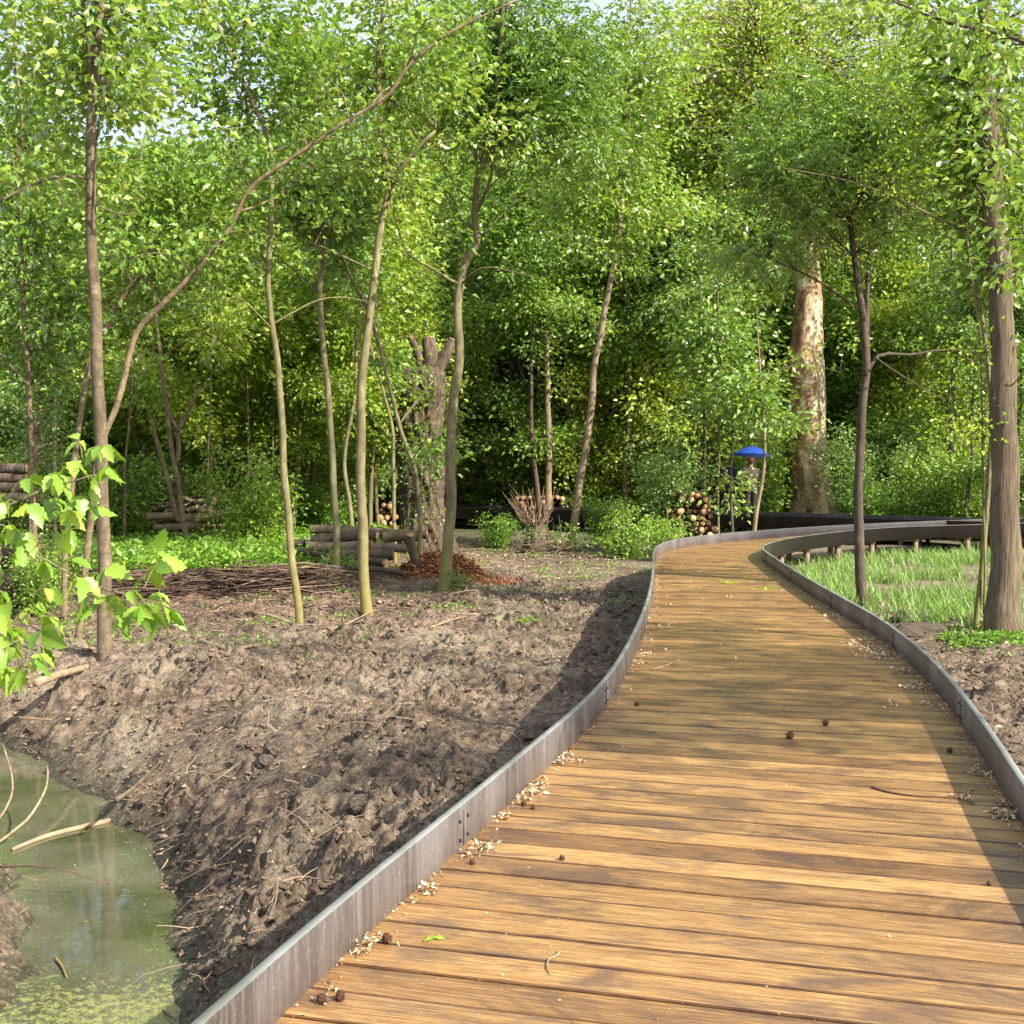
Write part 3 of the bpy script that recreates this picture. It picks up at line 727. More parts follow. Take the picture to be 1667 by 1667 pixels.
T('tree', 'straight brown trunk forking near the top, standing by the pond bank', 12.75,
  [(172, 1088), (170, 950), (167, 800), (161, 650), (153, 450), (148, 380), (147, 300), (148, 180), (155, 110), (165, 20), (170, -60)], (24, 10),
  [([(147, 150), (145, 60), (135, 5), (128, -60)], (9, 6)), ([(140, 290), (118, 285), (70, 293), (20, 315), (-30, 345)], (6, 3)), ([(150, 125), (120, 122), (95, 130), (65, 140)], (4, 2)), ([(150, 330), (175, 342), (200, 350), (222, 346)], (3, 1.5))],
  'brown', 'mid', dict(SIM), [(90, 80, 70, 70), (60, 250, 60, 50), (230, 130, 60, 60), (60, 20, 70, 40), (210, 10, 60, 40)], (14, 10, 8, 12, 12), 34, 4.6, 11)
T('tree', 'slim orange-barked tree bending near the top edge beside the forked brown trunk', 17.0,
  [(62, 1005), (60, 930), (55, 850), (52, 760), (50, 690), (46, 620), (42, 560), (37, 480), (34, 409), (37, 350), (30, 320), (20, 290), (25, 262), (37, 235), (37, 190), (30, 140), (25, 70), (18, -10)], (9, 6), [],
  'orange', 'mid', SIM, [(60, 350, 80, 60), (40, 160, 60, 60), (80, 480, 50, 50), (30, 600, 40, 40)], (24, 24, 16, 10), 50, 3.0, 12)
T('tree', 'thin ivy-clad stem beside the slim orange-barked tree', 17.6,
  [(30, 1000), (52, 880), (50, 830), (55, 760), (60, 700), (64, 650), (75, 570), (84, 530), (88, 480), (95, 420)], (7, 4), [], 'orange', 'dark', dict(SIM, size=0.06, n=16), [(60, 700, 18, 60), (55, 850, 20, 60), (80, 950, 40, 60)], (34, 26, 34), 20, 3.0, 13)
T('tree', 'leaning reddish stem arching far up to the right over the clearing', 14.7,
  [(126, 1032), (135, 960), (148, 850), (152, 800), (158, 750), (171, 706), (192, 658), (210, 580), (223, 535), (258, 502), (288, 472), (312, 448), (339, 415), (370, 380), (388, 345), (405, 305), (440, 280), (500, 240), (560, 200), (610, 170), (640, 150), (655, 115), (690, 83), (720, 60), (760, 38), (800, 20), (840, 0)], (11.5, 3.5),
  [([(405, 303), (395, 270), (378, 235), (360, 205)], (3, 1.5)), ([(610, 170), (640, 148), (655, 120), (665, 95)], (3, 1.5)), ([(385, 345), (420, 335), (460, 315), (480, 300)], (4, 2)), ([(312, 448), (300, 420), (265, 410), (225, 415), (192, 430)], (3, 1.5))],
  'orange', 'mid', SIM, [(430, 260, 70, 50), (560, 160, 60, 40), (700, 50, 80, 30), (330, 400, 50, 30), (230, 400, 60, 40)], (3, 3, 8, 5, 8), 8, 4.5, 14, e=False, spread=(0.2, 0.8))
T('tree', 'thin light stem with dark ring marks crossing behind the forked brown trunk', 16.4,
  [(104, 1020), (105, 900), (114, 820), (124, 730), (136, 640), (147, 580), (165, 543), (177, 529), (192, 495), (207, 472), (222, 454), (245, 436), (270, 425)], (10, 5), [], 'orange', 'mid', SIM, [(270, 400, 60, 40)], (14,), 20, 3.6, 15, e=False)
T('tree', 'smooth pale yellowish wavy trunk rising from the mud beside the brushwood bank', 16.3,
  [(488, 1017), (485, 975), (476, 920), (471, 870), (467, 815), (463, 775), (461, 740), (460, 700), (457, 665), (455, 625), (453, 590), (448, 562), (443, 536), (439, 500), (436, 460), (438, 420), (441, 360), (443, 300), (443, 250), (437, 225), (424, 195), (412, 165), (395, 130), (375, 90), (360, 50), (330, 5), (320, -40)], (13, 6),
  [([(443, 536), (410, 500), (370, 470), (330, 440)], (3, 1.5)), ([(437, 440), (400, 415), (365, 400), (300, 375), (240, 360), (200, 370)], (3.5, 1.5)), ([(424, 195), (400, 165), (388, 150), (375, 130)], (3, 1.5))],
  'mossy', 'mid', dict(SIM), [(360, 120, 120, 100), (480, 50, 100, 60), (320, 290, 100, 70), (250, 330, 80, 50)], (24, 20, 16, 14), 40, 4.2, 16, dY=.5)
T('tree', 'smooth mossy yellow trunk with a wide fork high up, centre of the clearing', 17.4,
  [(597, 1000), (594, 960), (592, 920), (590, 860), (588, 800), (587, 750), (587, 710), (588, 660), (589, 620), (592, 585), (596, 555), (604, 500), (610, 450), (615, 400), (621, 360), (630, 330), (634, 305), (628, 275), (622, 235), (620, 200), (616, 150), (616, 110), (618, 60), (629, 0), (634, -40)], (18, 8),
  [([(633, 308), (641, 288), (664, 261), (688, 231), (709, 213)], (9, 5)), ([(709, 213), (709, 180), (708, 155)], (4, 2)), ([(705, 216), (690, 180), (672, 130)], (4, 2)), ([(686, 232), (668, 205), (655, 175), (650, 160)], (4.5, 2)), ([(616, 160), (590, 135), (560, 105), (510, 55)], (4, 2)), ([(633, 300), (600, 270), (560, 250), (520, 240)], (3, 1.5))],
  'mossy', 'mid', dict(SIM), [(600, 50, 130, 70), (520, 120, 90, 50), (690, 120, 90, 60), (620, 270, 40, 40)], (30, 18, 20, 8), 44, 4.4, 17, dY=.6)
T('tree', 'olive green straight trunk with a dense dark leafy crown behind the mossy yellow trunk', 21.5,
  [(549, 940), (548, 860), (544, 800), (541, 750), (539, 710), (535, 650), (530, 605), (526, 560), (521, 500), (520, 470), (524, 435), (530, 400), (529, 383), (520, 365), (508, 320), (499, 280), (494, 210), (487, 120), (487, 30), (487, -20)], (12, 6),
  [([(521, 480), (480, 440), (440, 410), (400, 385)], (3.5, 1.5)), ([(530, 390), (545, 370), (570, 350)], (3, 1.5))],
  'olive', 'dark', dict(SIM, n=36), [(520, 300, 95, 60), (540, 350, 70, 35), (470, 260, 60, 50), (440, 330, 50, 40), (500, 110, 60, 60)], (70, 34, 30, 18, 26), 40, 6.2, 18, dY=1.1)
T('tree', 'thin curved green stem just behind the mossy yellow trunk', 27.5,
  [(575, 850), (570, 815), (563, 785), (559, 755), (565, 710), (574, 671), (579, 620), (580, 560), (579, 500), (576, 450), (572, 390)], (8, 4), [], 'olive', 'yel', SIMF, [(575, 400, 60, 60)], (30,), 30, 5.0, 19)
T('tree', 'thin dark stem slanting up to the left in front of the cut stump trunk', 24.0,
  [(680, 886), (685, 840), (682, 815), (676, 764), (664, 731), (649, 692), (637, 638), (622, 578), (607, 530), (598, 500), (580, 471), (562, 432), (550, 393), (540, 360)], (8, 5), [([(649, 692), (665, 670), (690, 640), (705, 620)], (4, 3))],
  'olive', 'mid', SIMF, [(655, 600, 25, 20), (560, 400, 50, 40), (715, 740, 25, 25)], (3, 20, 5), 20, 4.5, 20)
T('tree', 'second thin stem with an elbow at mid-height in front of the cut stump trunk', 26.0,
  [(643, 862), (641, 800), (640, 760), (641, 710), (633, 670), (622, 629), (610, 590), (601, 554), (594, 520), (590, 480)], (7, 4), [([(641, 710), (610, 690), (595, 660)], (2, 1))], 'mossy', 'yel', SIMF, [(600, 500, 50, 40)], (14,), 10, 5.0, 21)
T('tree', 'crooked dark trunk splitting into several upright limbs right of the cut stump trunk', 20.4,
  [(721, 952), (730, 890), (733, 840), (734, 800), (733, 725), (736, 665), (745, 614), (748, 575), (746, 530), (745, 500), (748, 465), (754, 430), (768, 412), (778, 395), (778, 380), (772, 362), (773, 330), (776, 300), (779, 280), (790, 250), (800, 215), (805, 190), (808, 150), (812, 100), (818, 40), (820, -20)], (19, 6),
  [([(779, 285), (775, 255), (770, 225), (762, 190), (751, 150), (742, 105), (740, 60)], (6, 3)), ([(776, 345), (790, 315), (798, 295), (805, 255), (814, 210), (825, 180), (832, 150)], (6, 3)), ([(747, 462), (730, 455), (715, 444), (690, 430), (661, 415), (652, 385), (642, 350), (634, 327)], (5, 2.5)),
   ([(773, 375), (760, 364), (745, 357), (742, 335), (735, 318), (721, 309), (705, 290), (685, 262)], (4.5, 1.8)), ([(752, 463), (762, 450), (780, 437), (800, 434), (835, 442), (870, 452)], (4, 1.6)), ([(774, 330), (755, 315), (740, 300), (725, 270), (700, 245)], (3, 1.4)), ([(780, 335), (800, 300), (830, 275), (870, 258)], (3, 1.4))],
  'olive', 'dark', dict(PIN), [(800, 150, 150, 50), (740, 110, 80, 60), (900, 100, 110, 60), (920, 190, 80, 30), (830, 40, 150, 60), (790, 220, 60, 30), (960, 240, 40, 20)], (60, 26, 44, 20, 50, 10, 8), 50, 6.4, 22, dY=1.2)
T('tree', 'slender pinkish trunk leaning to the right with a yellow mossy foot', 30.0,
  [(925, 892), (934, 862), (943, 785), (954, 725), (963, 665), (966, 605), (972, 569), (981, 530), (987, 490), (1000, 430), (1007, 385), (1012, 340), (1018, 270), (1022, 210), (1025, 160), (1026, 100)], (14, 5),
  [([(972, 569), (985, 540), (1005, 520)], (3, 1.5))], 'pink', 'mid', dict(SIMF), [(1010, 170, 110, 70), (990, 280, 90, 70), (1050, 330, 80, 60), (950, 360, 70, 50), (1070, 80, 100, 60)], (50, 34, 24, 16, 24), 60, 7.2, 23, dY=1.6)
T('tree', 'dark forked trunk with hanging sprigs standing beside the boardwalk edge', 17.8,
  [(1406, 990), (1401, 935), (1397, 860), (1398, 770), (1402, 695), (1406, 640), (1411, 599), (1408, 545), (1404, 500), (1398, 480), (1392, 435), (1387, 375), (1382, 350), (1372, 325), (1360, 300)], (17, 7),
  [([(1409, 612), (1412, 560), (1411, 500), (1414, 435), (1419, 375), (1425, 330), (1430, 280)], (9, 5)), ([(1413, 605), (1424, 582), (1440, 575), (1465, 577), (1490, 578), (1512, 571), (1560, 568), (1580, 570)], (7, 2.5)), ([(1425, 582), (1450, 600), (1490, 625), (1535, 650)], (3, 1.5)), ([(1388, 500), (1375, 485), (1340, 462), (1300, 440), (1260, 425), (1215, 410)], (4.5, 1.5)),
   ([(1382, 352), (1395, 340), (1400, 320)], (5, 3)), ([(1420, 360), (1440, 330), (1470, 290), (1500, 270)], (4, 2)), ([(1375, 330), (1340, 300), (1300, 280), (1260, 265)], (4.5, 1.8))],
  'dark', 'dark', dict(PIN, n=9, size=0.27), [(1370, 270, 170, 60), (1290, 220, 110, 50), (1440, 170, 140, 60), (1350, 340, 70, 24), (1230, 420, 70, 24), (1490, 330, 80, 60), (1380, 110, 120, 50)], (90, 44, 50, 12, 18, 26, 30), 20, 5.4, 24, e=False, dY=1.2)
T('tree', 'thick furrowed brown trunk at the frame edge beside the grass', 15.1,
  [(1635, 1034), (1636, 960), (1637, 880), (1637, 800), (1634, 700), (1633, 600), (1632, 520), (1629, 450), (1622, 370), (1616, 290), (1612, 230), (1609, 150), (1606, 80), (1604, 0), (1602, -60)], (51, 20),
  [([(1612, 250), (1625, 190), (1636, 120), (1638, 60), (1640, -20)], (12, 8)), ([(1625, 420), (1650, 395), (1690, 370)], (6, 3)), ([(1634, 640), (1650, 625), (1672, 600)], (3, 1.5))],
  'furrow', 'mid', dict(SIM), [(1640, 300, 60, 90), (1620, 120, 70, 90), (1660, 430, 50, 40), (1600, 60, 60, 60), (1655, 560, 30, 30)], (34, 36, 18, 20, 3), 26, 5.2, 25, sides=20)
T('tree', 'slender green stem growing right against the thick furrowed trunk', 15.5,
  [(1588, 1024), (1592, 985), (1599, 920), (1606, 830), (1611, 755), (1617, 695), (1613, 650), (1611, 620), (1606, 580), (1603, 545), (1596, 500), (1586, 455), (1572, 385), (1566, 340), (1563, 300), (1560, 240), (1548, 180), (1540, 120), (1533, 72), (1528, 10)], (10, 4),
  [([(1602, 1000), (1604, 900), (1599, 800), (1600, 710), (1597, 590), (1590, 500), (1578, 420)], (4, 2)), ([(1564, 320), (1545, 315), (1520, 290), (1500, 255)], (3, 1.3)), ([(1575, 400), (1540, 385), (1490, 365), (1430, 325)], (3, 1.2)), ([(1604, 770), (1590, 745), (1575, 730), (1565, 715)], (2, 1)), ([(1565, 370), (1510, 350), (1460, 345), (1400, 330)], (2.5, 1))],
  'mossy', 'near', dict(SIM, size=0.065, n=16), [(1560, 710, 26, 30), (1585, 660, 12, 60), (1560, 560, 40, 30), (1530, 250, 60, 60), (1500, 160, 70, 50), (1590, 130, 60, 80), (1470, 300, 60, 30)], (7, 7, 5, 18, 18, 22, 12), 20, 4.6, 26)
T('tree', 'overhanging boughs with broad pale leaves entering at the upper corner beside the thick furrowed trunk', 9.6,
  [(2010, 1200), (1985, 800), (1930, 420), (1850, 150), (1780, -60)], (26, 12),
  [([(1880, 230), (1760, 120), (1660, 60), (1540, 38), (1470, 8), (1400, -20)], (8, 3)), ([(1920, 400), (1800, 330), (1720, 300), (1640, 240)], (7, 2.5)), ([(1950, 520), (1800, 460), (1700, 440)], (6, 2.5)), ([(1540, 38), (1500, 10), (1440, -5), (1320, 12), (1290, 40)], (3, 1.3))],
  'dark', 'mid', dict(SIM, n=16, size=0.085, r=.16), [(1610, 110, 60, 80), (1640, 300, 40, 70), (1530, 40, 60, 30), (1650, 430, 30, 40), (1400, 10, 80, 20)], (14, 9, 8, 4, 7), 0, 3.0, 27)
# light stems behind the far boardwalk and between
for (pts, Y, w_, bk, lf, lb, sd, bl, nbb) in [
  ([(891, 832), (894, 740), (892, 680), (891, 605), (889, 540), (890, 480), (885, 400)], 40, (12, 6), 'pink', 'mid', 'reddish brown trunk standing behind the far boardwalk, left of the leaning pinkish trunk', 31, [(890, 480, 60, 50)], (24,)),
  ([(932, 830), (930, 800), (930, 710), (927, 620), (922, 560), (920, 500), (915, 440)], 42.5, (13, 8), 'grey', 'mid', 'grey straight trunk directly behind the leaning pinkish trunk', 32, [(920, 450, 60, 60)], (26,)),
  ([(872, 830), (868, 785), (864, 710), (860, 650), (852, 615), (843, 590), (838, 550), (836, 500)], 43.5, (9, 6), 'grey', 'mid', 'crooked grey stem behind the far boardwalk bending to the left at the top', 33, [(830, 520, 50, 40)], (20,)),
  ([(1548, 852), (1548, 740), (1552, 650), (1552, 560), (1550, 480)], 37, (8, 6), 'grey', 'dark', 'thin straight light trunk in the dark wood near the pile of mossy poles', 34, [(1550, 470, 60, 50)], (18,)),
  ([(1477, 850), (1480, 800), (1484, 740), (1491, 700), (1498, 650), (1503, 600)], 42, (14, 8), 'grey', 'dark', 'leaning grey trunk in the shaded wood right of the dark forked trunk', 35, [(1500, 580, 60, 40)], (18,)),
  ([(1519, 850), (1519, 780), (1518, 700), (1516, 620), (1515, 560)], 44, (9, 6), 'dark', 'dark', 'dark straight trunk between the leaning grey trunk and the thin light trunk', 36, [(1510, 540, 50, 40)], (18,)),
  ([(1146, 880), (1146, 785), (1147, 710), (1146, 635), (1143, 580), (1140, 520)], 29.5, (5.5, 3), 'dark', 'mid', 'dark thin stem rising behind the stack of sawn logs', 37, [(1140, 560, 50, 50)], (26,)),
  ([(1171, 868), (1168, 800), (1172, 720), (1168, 650), (1176, 590), (1170, 520)], 28.5, (4, 2.5), 'olive', 'mid', 'thin pale wavering stem right of the stack of sawn logs', 38, [(1175, 560, 50, 50), (1170, 640, 30, 30)], (26, 8)),
  ([(1222, 878), (1230, 840), (1238, 800), (1244, 760), (1246, 720), (1240, 660)], 27.5, (8, 4), 'pink', 'mid', 'thin leaning stem in front of the people on the far boardwalk', 39, [(1225, 635, 60, 30), (1275, 680, 30, 20)], (22, 6)),
  ([(1194, 878), (1192, 850), (1189, 800), (1190, 770)], 28.2, (6, 3), 'dark', 'mid', 'short leafy stem in front of the person in dark blue', 40, [(1203, 788, 12, 6), (1190, 822, 8, 10)], (3, 2)),
  ([(663, 870), (662, 700), (662, 600), (660, 500), (658, 435), (654, 380), (652, 339), (650, 280)], 33, (9, 5), 'pink', 'yel', 'straight pinkish trunk rising behind the cut stump trunk', 41, [(650, 330, 60, 60)], (34,)),
  ([(205, 900), (202, 820), (204, 740), (210, 700), (214, 640)], 26.5, (5, 3), 'orange', 'mid', 'thin reddish stem between the forked brown trunk and the brushwood pile', 42, [(215, 620, 30, 30)], (10,)),
  ([(442, 850), (444, 790), (444, 700), (448, 620), (440, 560)], 30, (3.5, 2.5), 'olive', 'yel', 'very thin upright stem left of the olive green trunk', 43, [(440, 560, 50, 50)], (20,)),
  ([(335, 880), (337, 800), (340, 700), (345, 600), (343, 520), (341, 440)], 27, (3.5, 2), 'olive', 'yel', 'very thin stem behind the sawn forked dead stem', 44, [(345, 520, 50, 60)], (24,)),
  ([(404, 840), (405, 760), (404, 660), (400, 560), (390, 500), (378, 450)], 29, (3.5, 2), 'olive', 'mid', 'thin bent stem between the sawn dead stem and the pale wavy trunk', 45, [(395, 480, 60, 60)], (24,)),
  ([(90, 880), (89, 760), (90, 640), (90, 560), (92, 500)], 24, (6, 4), 'grey', 'mid', 'grey slim trunk left of the forked brown trunk in the leafy thicket', 46, [(95, 520, 60, 60)], (24,)),
]:
    T('tree', lb, Y, pts, w_, (), bk, lf, dict(SIMF), bl, nbb, 14 if sd not in (39, 40) else 3, 4.5 if sd not in (39, 40) else 3.2, sd, dY=1.0 if sd not in (39, 40) else .4, spread=(0.3, 1.2))
# sawn dead stem (left), no leaves: two cut limbs
SAWN = simple('sawn_wood', (0.42, 0.24, 0.11), (0.66, 0.44, 0.24), 0.75, 5, (1, 1, 1), 0.2)
def dead_stem():
    Y = 25.8
    ps = [px_path([(312, 920), (305, 880), (297, 844), (292, 790), (282, 754), (276, 700), (270, 655), (261, 580), (255, 529), (250, 470)], Y, 11, 5, 0, True, 1),
          px_path([(297, 850), (288, 847), (279, 805), (270, 766), (258, 730), (246, 682)], Y, 9, 6, -0.3, False, 2),
          px_path([(284, 758), (292, 740), (290, 715), (290, 700), (303, 676), (318, 646), (327, 631)], Y, 9, 5, 0.3, False, 3),
          px_path([(291, 702), (280, 685), (272, 655), (268, 640)], Y, 5, 3, 0.2, False, 4)]
    r = tree_from_paths('tree', 'orange-lit dead stem with sawn-off forked limbs above the green ground plants', 'tree', ps, BARK['orange'], LEAF['mid'], SIM, [], 51)
    return r
dead_stem()

# the big pollarded trunk with sawn limbs
def rugged_trunk(secs, sides, rng, furrow, nfur, base, twist=0.15):
    """secs: rows x y z r ; returns MB with a deeply furrowed tube"""
    q = smooth_path(np.array(secs), n=120, it=2); a = np.arange(sides) * 2 * PI / sides
    P = np.zeros((len(q), sides, 3))
    for i, (x, y, z, r) in enumerate(q):
        u = a + twist * z
        nn = fbm(np.cos(u) * nfur + 9, np.sin(u) * nfur + z * 0.9, 4, 5); rid = 1 - np.abs(2 * nn - 1)
        lump = fbm(np.cos(a) * 1.2 + 3, np.sin(a) * 1.2 + z * 1.3, 2, 8) - 0.5
        rr = r * (1 + furrow * (rid - 0.7) + 0.28 * lump)
        P[i, :, 0] = x + np.cos(a) * rr; P[i, :, 1] = y + np.sin(a) * rr; P[i, :, 2] = z
    P -= base
    i = np.arange(len(q) - 1)[:, None] * sides; j = np.arange(sides)[None]; k = (j + 1) % sides
    b = MB(); b.add(P.reshape(-1, 3), np.stack([i + j, i + k, i + sides + k, i + sides + j], -1).reshape(-1, 4))
    top = P[-1]; c = top.mean(0); n = b.n
    b.v.append(c[None]); b.n += 1; o = (len(q) - 1) * sides; jj = np.arange(sides)
    b.f.setdefault(3, []).append(np.stack([np.full(sides, n), o + jj, o + (jj + 1) % sides], 1))
    return b
def pollard():
    rng = np.random.RandomState(61); Y = 29.5; s = Y / 2000
    rows = []
    for x, y, w_ in [(694, 905, 84), (692, 880, 68), (689, 850, 58), (688, 800, 56), (684, 740, 58), (680, 700, 62), (678, 660, 68), (678, 630, 72), (680, 612, 66), (684, 600, 50)]:
        p = at(x, y, Y); rows.append([p[0], p[1], p[2], 1.16 * s * w_ / 2])
    rows[0][2] = gh(rows[0][0], rows[0][1]) - 0.1
    base = np.array(rows[0][:3])
    root = empty('pollarded_tree', base); tag(root, 'massive shaggy-barked trunk cut off with three short sawn limbs at the top', 'tree')
    rugged_trunk(rows, 96, rng, 0.62, 4.5, base).build('trunk', BARK['thick'], root)
    for pts, w0, w1 in [([(690, 612), (684, 585), (676, 565), (668, 549)], 20, 9), ([(694, 612), (701, 590), (700, 570), (697, 551)], 30, 21), ([(702, 618), (712, 600), (724, 580), (737, 553)], 30, 15)]:
        p = px_path(pts, Y, w0, w1, 0.0, False); q = smooth_path(p, n=14)
        b = MB(); b.tube(q[:, :3] - base, q[:, 3], 14, False, 0.15, rng); lm = b.build('limb', BARK['thick'], root)
        e = q[-1, :3] - base; t = nrm(q[-1, :3] - q[-3, :3]); b = MB(); b.tube([e - t * 0.03, e + t * 0.012], [q[-1, 3] * 0.9, q[-1, 3] * 0.9], 16); b.build('cut_face', SAWN, lm)
    # ivy / shoots hugging it
    cr = MB(); tw = MB(); n = 70
    zz = rng.rand(n); aa = rng.rand(n) * PI + PI; tg = []
    for i in range(n):
        y = 600 + 285 * zz[i] ** 1.2; p = at(690 + rng.randn() * 24, y, Y - 0.62 - 0.3 * rng.rand()); tg.append(p - base)
    nodes = np.array([[r[0] - base[0], r[1] - base[1] - r[3] * .9, r[2] - base[2], 0.02] for r in rows])
    sprays(cr, tw, rng, nodes, tg, dict(kind='leaf', n=9, size=0.075, w=0.7, r=0.12)); cr.build('ivy', LEAF['mid'], root, smooth=False); tw.build('shoots', BARK['twig'], root)
    return root
pollard()

def plane_tree():
    rng = np.random.RandomState(71); Y = 40.0; s = Y / 2000; rows = []
    for x, y, w_ in [(1326, 868, 108), (1324, 845, 88), (1321, 820, 76), (1319, 790, 66), (1317, 750, 60), (1315, 700, 57), (1311, 640, 60), (1308, 590, 58), (1314, 540, 50), (1317, 500, 46), (1315, 450, 40), (1313, 400, 36), (1312, 350, 36), (1310, 280, 32), (1309, 200, 26), (1308, 100, 20), (1306, -40, 12)]:
        p = at(x, y, Y); rows.append([p[0], p[1], p[2], s * w_ / 2])
    rows[0][2] = gh(rows[0][0], rows[0][1]) - 0.1; base = np.array(rows[0][:3])
    m, nt, out = mat('plane_bark'); tc = N(nt, 'ShaderNodeTexCoord'); P = tc.outputs['Object']
    n0 = noise(nt, mapping(nt, P, (1, 1, 0.45)), 3.2, 6, 0.7, 0.2)
    sx_ = N(nt, 'ShaderNodeSeparateXYZ'); L(nt, P, sx_.inputs[0]); ax_ = N(nt, 'ShaderNodeMath', operation='MULTIPLY_ADD'); L(nt, sx_.outputs[0], ax_.inputs[0]); ax_.inputs[1].default_value = 0.14; L(nt, n0, ax_.inputs[2]); n1 = ax_.outputs[0]; n2 = noise(nt, mapping(nt, P, (6, 6, 3)), 1.0, 6, 0.7)  # cream gathers on the right: bark pattern, partly sunlight painted into the colour
    s_ = N(nt, 'ShaderNodeSeparateXYZ'); L(nt, P, s_.inputs[0])
    c = ramp(nt, n1, [(0.32, (0.14, 0.07, 0.035)), (0.43, (0.31, 0.18, 0.09)), (0.49, (0.44, 0.31, 0.18)), (0.55, (0.56, 0.48, 0.31)), (0.75, (0.55, 0.48, 0.32))])
    c = mix(nt, ramp(nt, n2, [(0.5, (0, 0, 0)), (0.62, (0.6, 0.6, 0.6))]), c, (0.10, 0.05, 0.03))
    principled(nt, out, c, 0.75, bump(nt, n2, 0.7, 0.04))
    root = empty('plane_tree', base); tag(root, 'huge plane tree with flaking cream and rust bark and flared roots', 'tree')
    q = rugged_trunk(rows, 48, rng, 0.10, 1.4, base, 0.05); q.build('trunk', m, root)
    b = MB()
    for pts, w0, w1, dr in [([(1338, 800), (1350, 825), (1365, 840), (1382, 862)], 22, 9, -0.6), ([(1300, 815), (1290, 840), (1280, 866)], 22, 12, -0.6), ([(1322, 815), (1326, 840), (1330, 870)], 30, 16, -1.6)]:
        p = px_path(pts, Y - 0.2, w0, w1, dr, False); qq = smooth_path(p, n=12); b.tube(qq[:, :3] - base, qq[:, 3], 12, True, 0.1, rng); b.build('root', m, root); b = MB()
    lim = []
    for pts, w0, w1, dr in [([(1312, 380), (1280, 330), (1240, 270), (1190, 220), (1130, 190)], 18, 5, 2), ([(1313, 300), (1350, 250), (1400, 200), (1450, 170)], 14, 4, -2), ([(1310, 240), (1270, 170), (1240, 80), (1220, 0)], 14, 5, -2), ([(1310, 330), (1340, 300), (1390, 290)], 10, 3, -2.5), ([(1309, 180), (1340, 110), (1380, 40)], 10, 3, 1)]:
        p = smooth_path(px_path(pts, Y, w0, w1, dr, False), n=16); lim.append(p); b = MB(); b.tube(p[:, :3] - base, p[:, 3], 8, True, 0.1, rng); b.build('limb', m, root)
    cr = MB(); tw = MB(); nodes = np.concatenate(lim + [smooth_path(np.array(rows), n=60)[30:]])
    tg = blob(rng, [(1200, 160, 130, 130), (1330, 100, 150, 120), (1120, 110, 110, 110), (1460, 110, 110, 150), (1260, 30, 140, 60), (1230, 300, 60, 70), (1380, 360, 50, 70)], (170, 170, 110, 100, 80, 50, 40), Y, 3.0)
    sprays(cr, tw, rng, np.c_[nodes[:, :3] - base, nodes[:, 3]], np.array(tg) - base, dict(kind='leaf', n=30, size=0.16, w=0.6, r=0.42), twr=0.02)
    cr.build('crown', LEAF['yel'], root, smooth=False); tw.build('twigs', BARK['twig'], root)
plane_tree()

# ------------------------------------------------------------------ the wood behind: a few grown models, copied
def grow_tree(seed, Hh, cr_r, barkk, leafk, spec, n_t, crown0=0.22, lean=0.5, r0=0.12, name='tree'):
    rng = np.random.RandomState(seed)
    pts = [[0, 0, -0.25, r0]]; x = y = 0.0; k = 9
    for i in range(1, k + 1):
        x += rng.randn() * 0.06 * Hh / k * 2 + lean * (rng.rand() - .5) / k; y += rng.randn() * 0.06 * Hh / k * 2
        pts.append([x, y, Hh * 0.93 * i / k, r0 * (1 - 0.85 * i / k)])
    paths = [np.array(pts)]; sp = smooth_path(paths[0], n=60)
    for j in range(int(Hh * 1.3)):
        t = rng.uniform(crown0 * 0.8, 0.95); p = sp[int(t * 59)]; a = rng.rand() * 2 * PI
        ln = cr_r * (1.05 - 0.55 * t) * rng.uniform(0.6, 1.15); e = 0.5 + 0.5 * rng.rand()
        d = np.array([math.cos(a), math.sin(a), e * 0.9])
        b1 = p[:3] + d * ln * 0.4; b2 = p[:3] + d * ln * 0.75 + rng.randn(3) * 0.12 * ln; b3 = b2 + np.array([math.cos(a), math.sin(a), 0.2]) * ln * 0.3
        rr = p[3] * 0.5
        paths.append(np.array([[*p[:3], rr], [*b1, rr * .7], [*b2, rr * .45], [*b3, 0.006]]))
    nodes = np.concatenate([smooth_path(p, n=14) for p in paths[1:]])
    tg = []
    cl = nodes[rng.randint(0, len(nodes), n_t)]; off = nrm(rng.randn(n_t, 3)) * (0.25 + 0.75 * rng.rand(n_t, 1)) * np.array([1, 1, .7])
    tg = cl[:, :3] + off * 0.95
    return tree_from_paths(name, 'x', 'tree', paths, BARK[barkk], LEAF[leafk], spec, tg, seed, loc=(0, 0, 0), sides=7)
FAR = dict(kind='leaf', n=23, size=0.23, w=0.58, r=0.36)
MIDS = dict(kind='leaf', n=23, size=0.165, w=0.56, r=0.28)
models = [
  grow_tree(101, 17, 3.2, 'grey', 'mid', FAR, 520),
  grow_tree(102, 19, 3.4, 'grey', 'yel', FAR, 560, r0=0.15),
  grow_tree(103, 15, 2.8, 'pink', 'grey', FAR, 460),
  grow_tree(104, 18, 3.6, 'dark', 'mid', FAR, 560, 0.3),
  grow_tree(105, 12, 2.4, 'olive', 'yel', MIDS, 420, 0.2, r0=0.08),
  grow_tree(106, 11, 2.3, 'grey', 'grey', MIDS, 400, 0.18, r0=0.08),
  grow_tree(108, 15, 3.6, 'olive', 'grey', MIDS, 460, 0.5, r0=0.08),
  grow_tree(109, 14, 3.4, 'grey', 'mid', MIDS, 440, 0.45, r0=0.08),
  grow_tree(107, 13, 2.6, 'dark', 'dark', MIDS, 460, 0.25, r0=0.09),
]
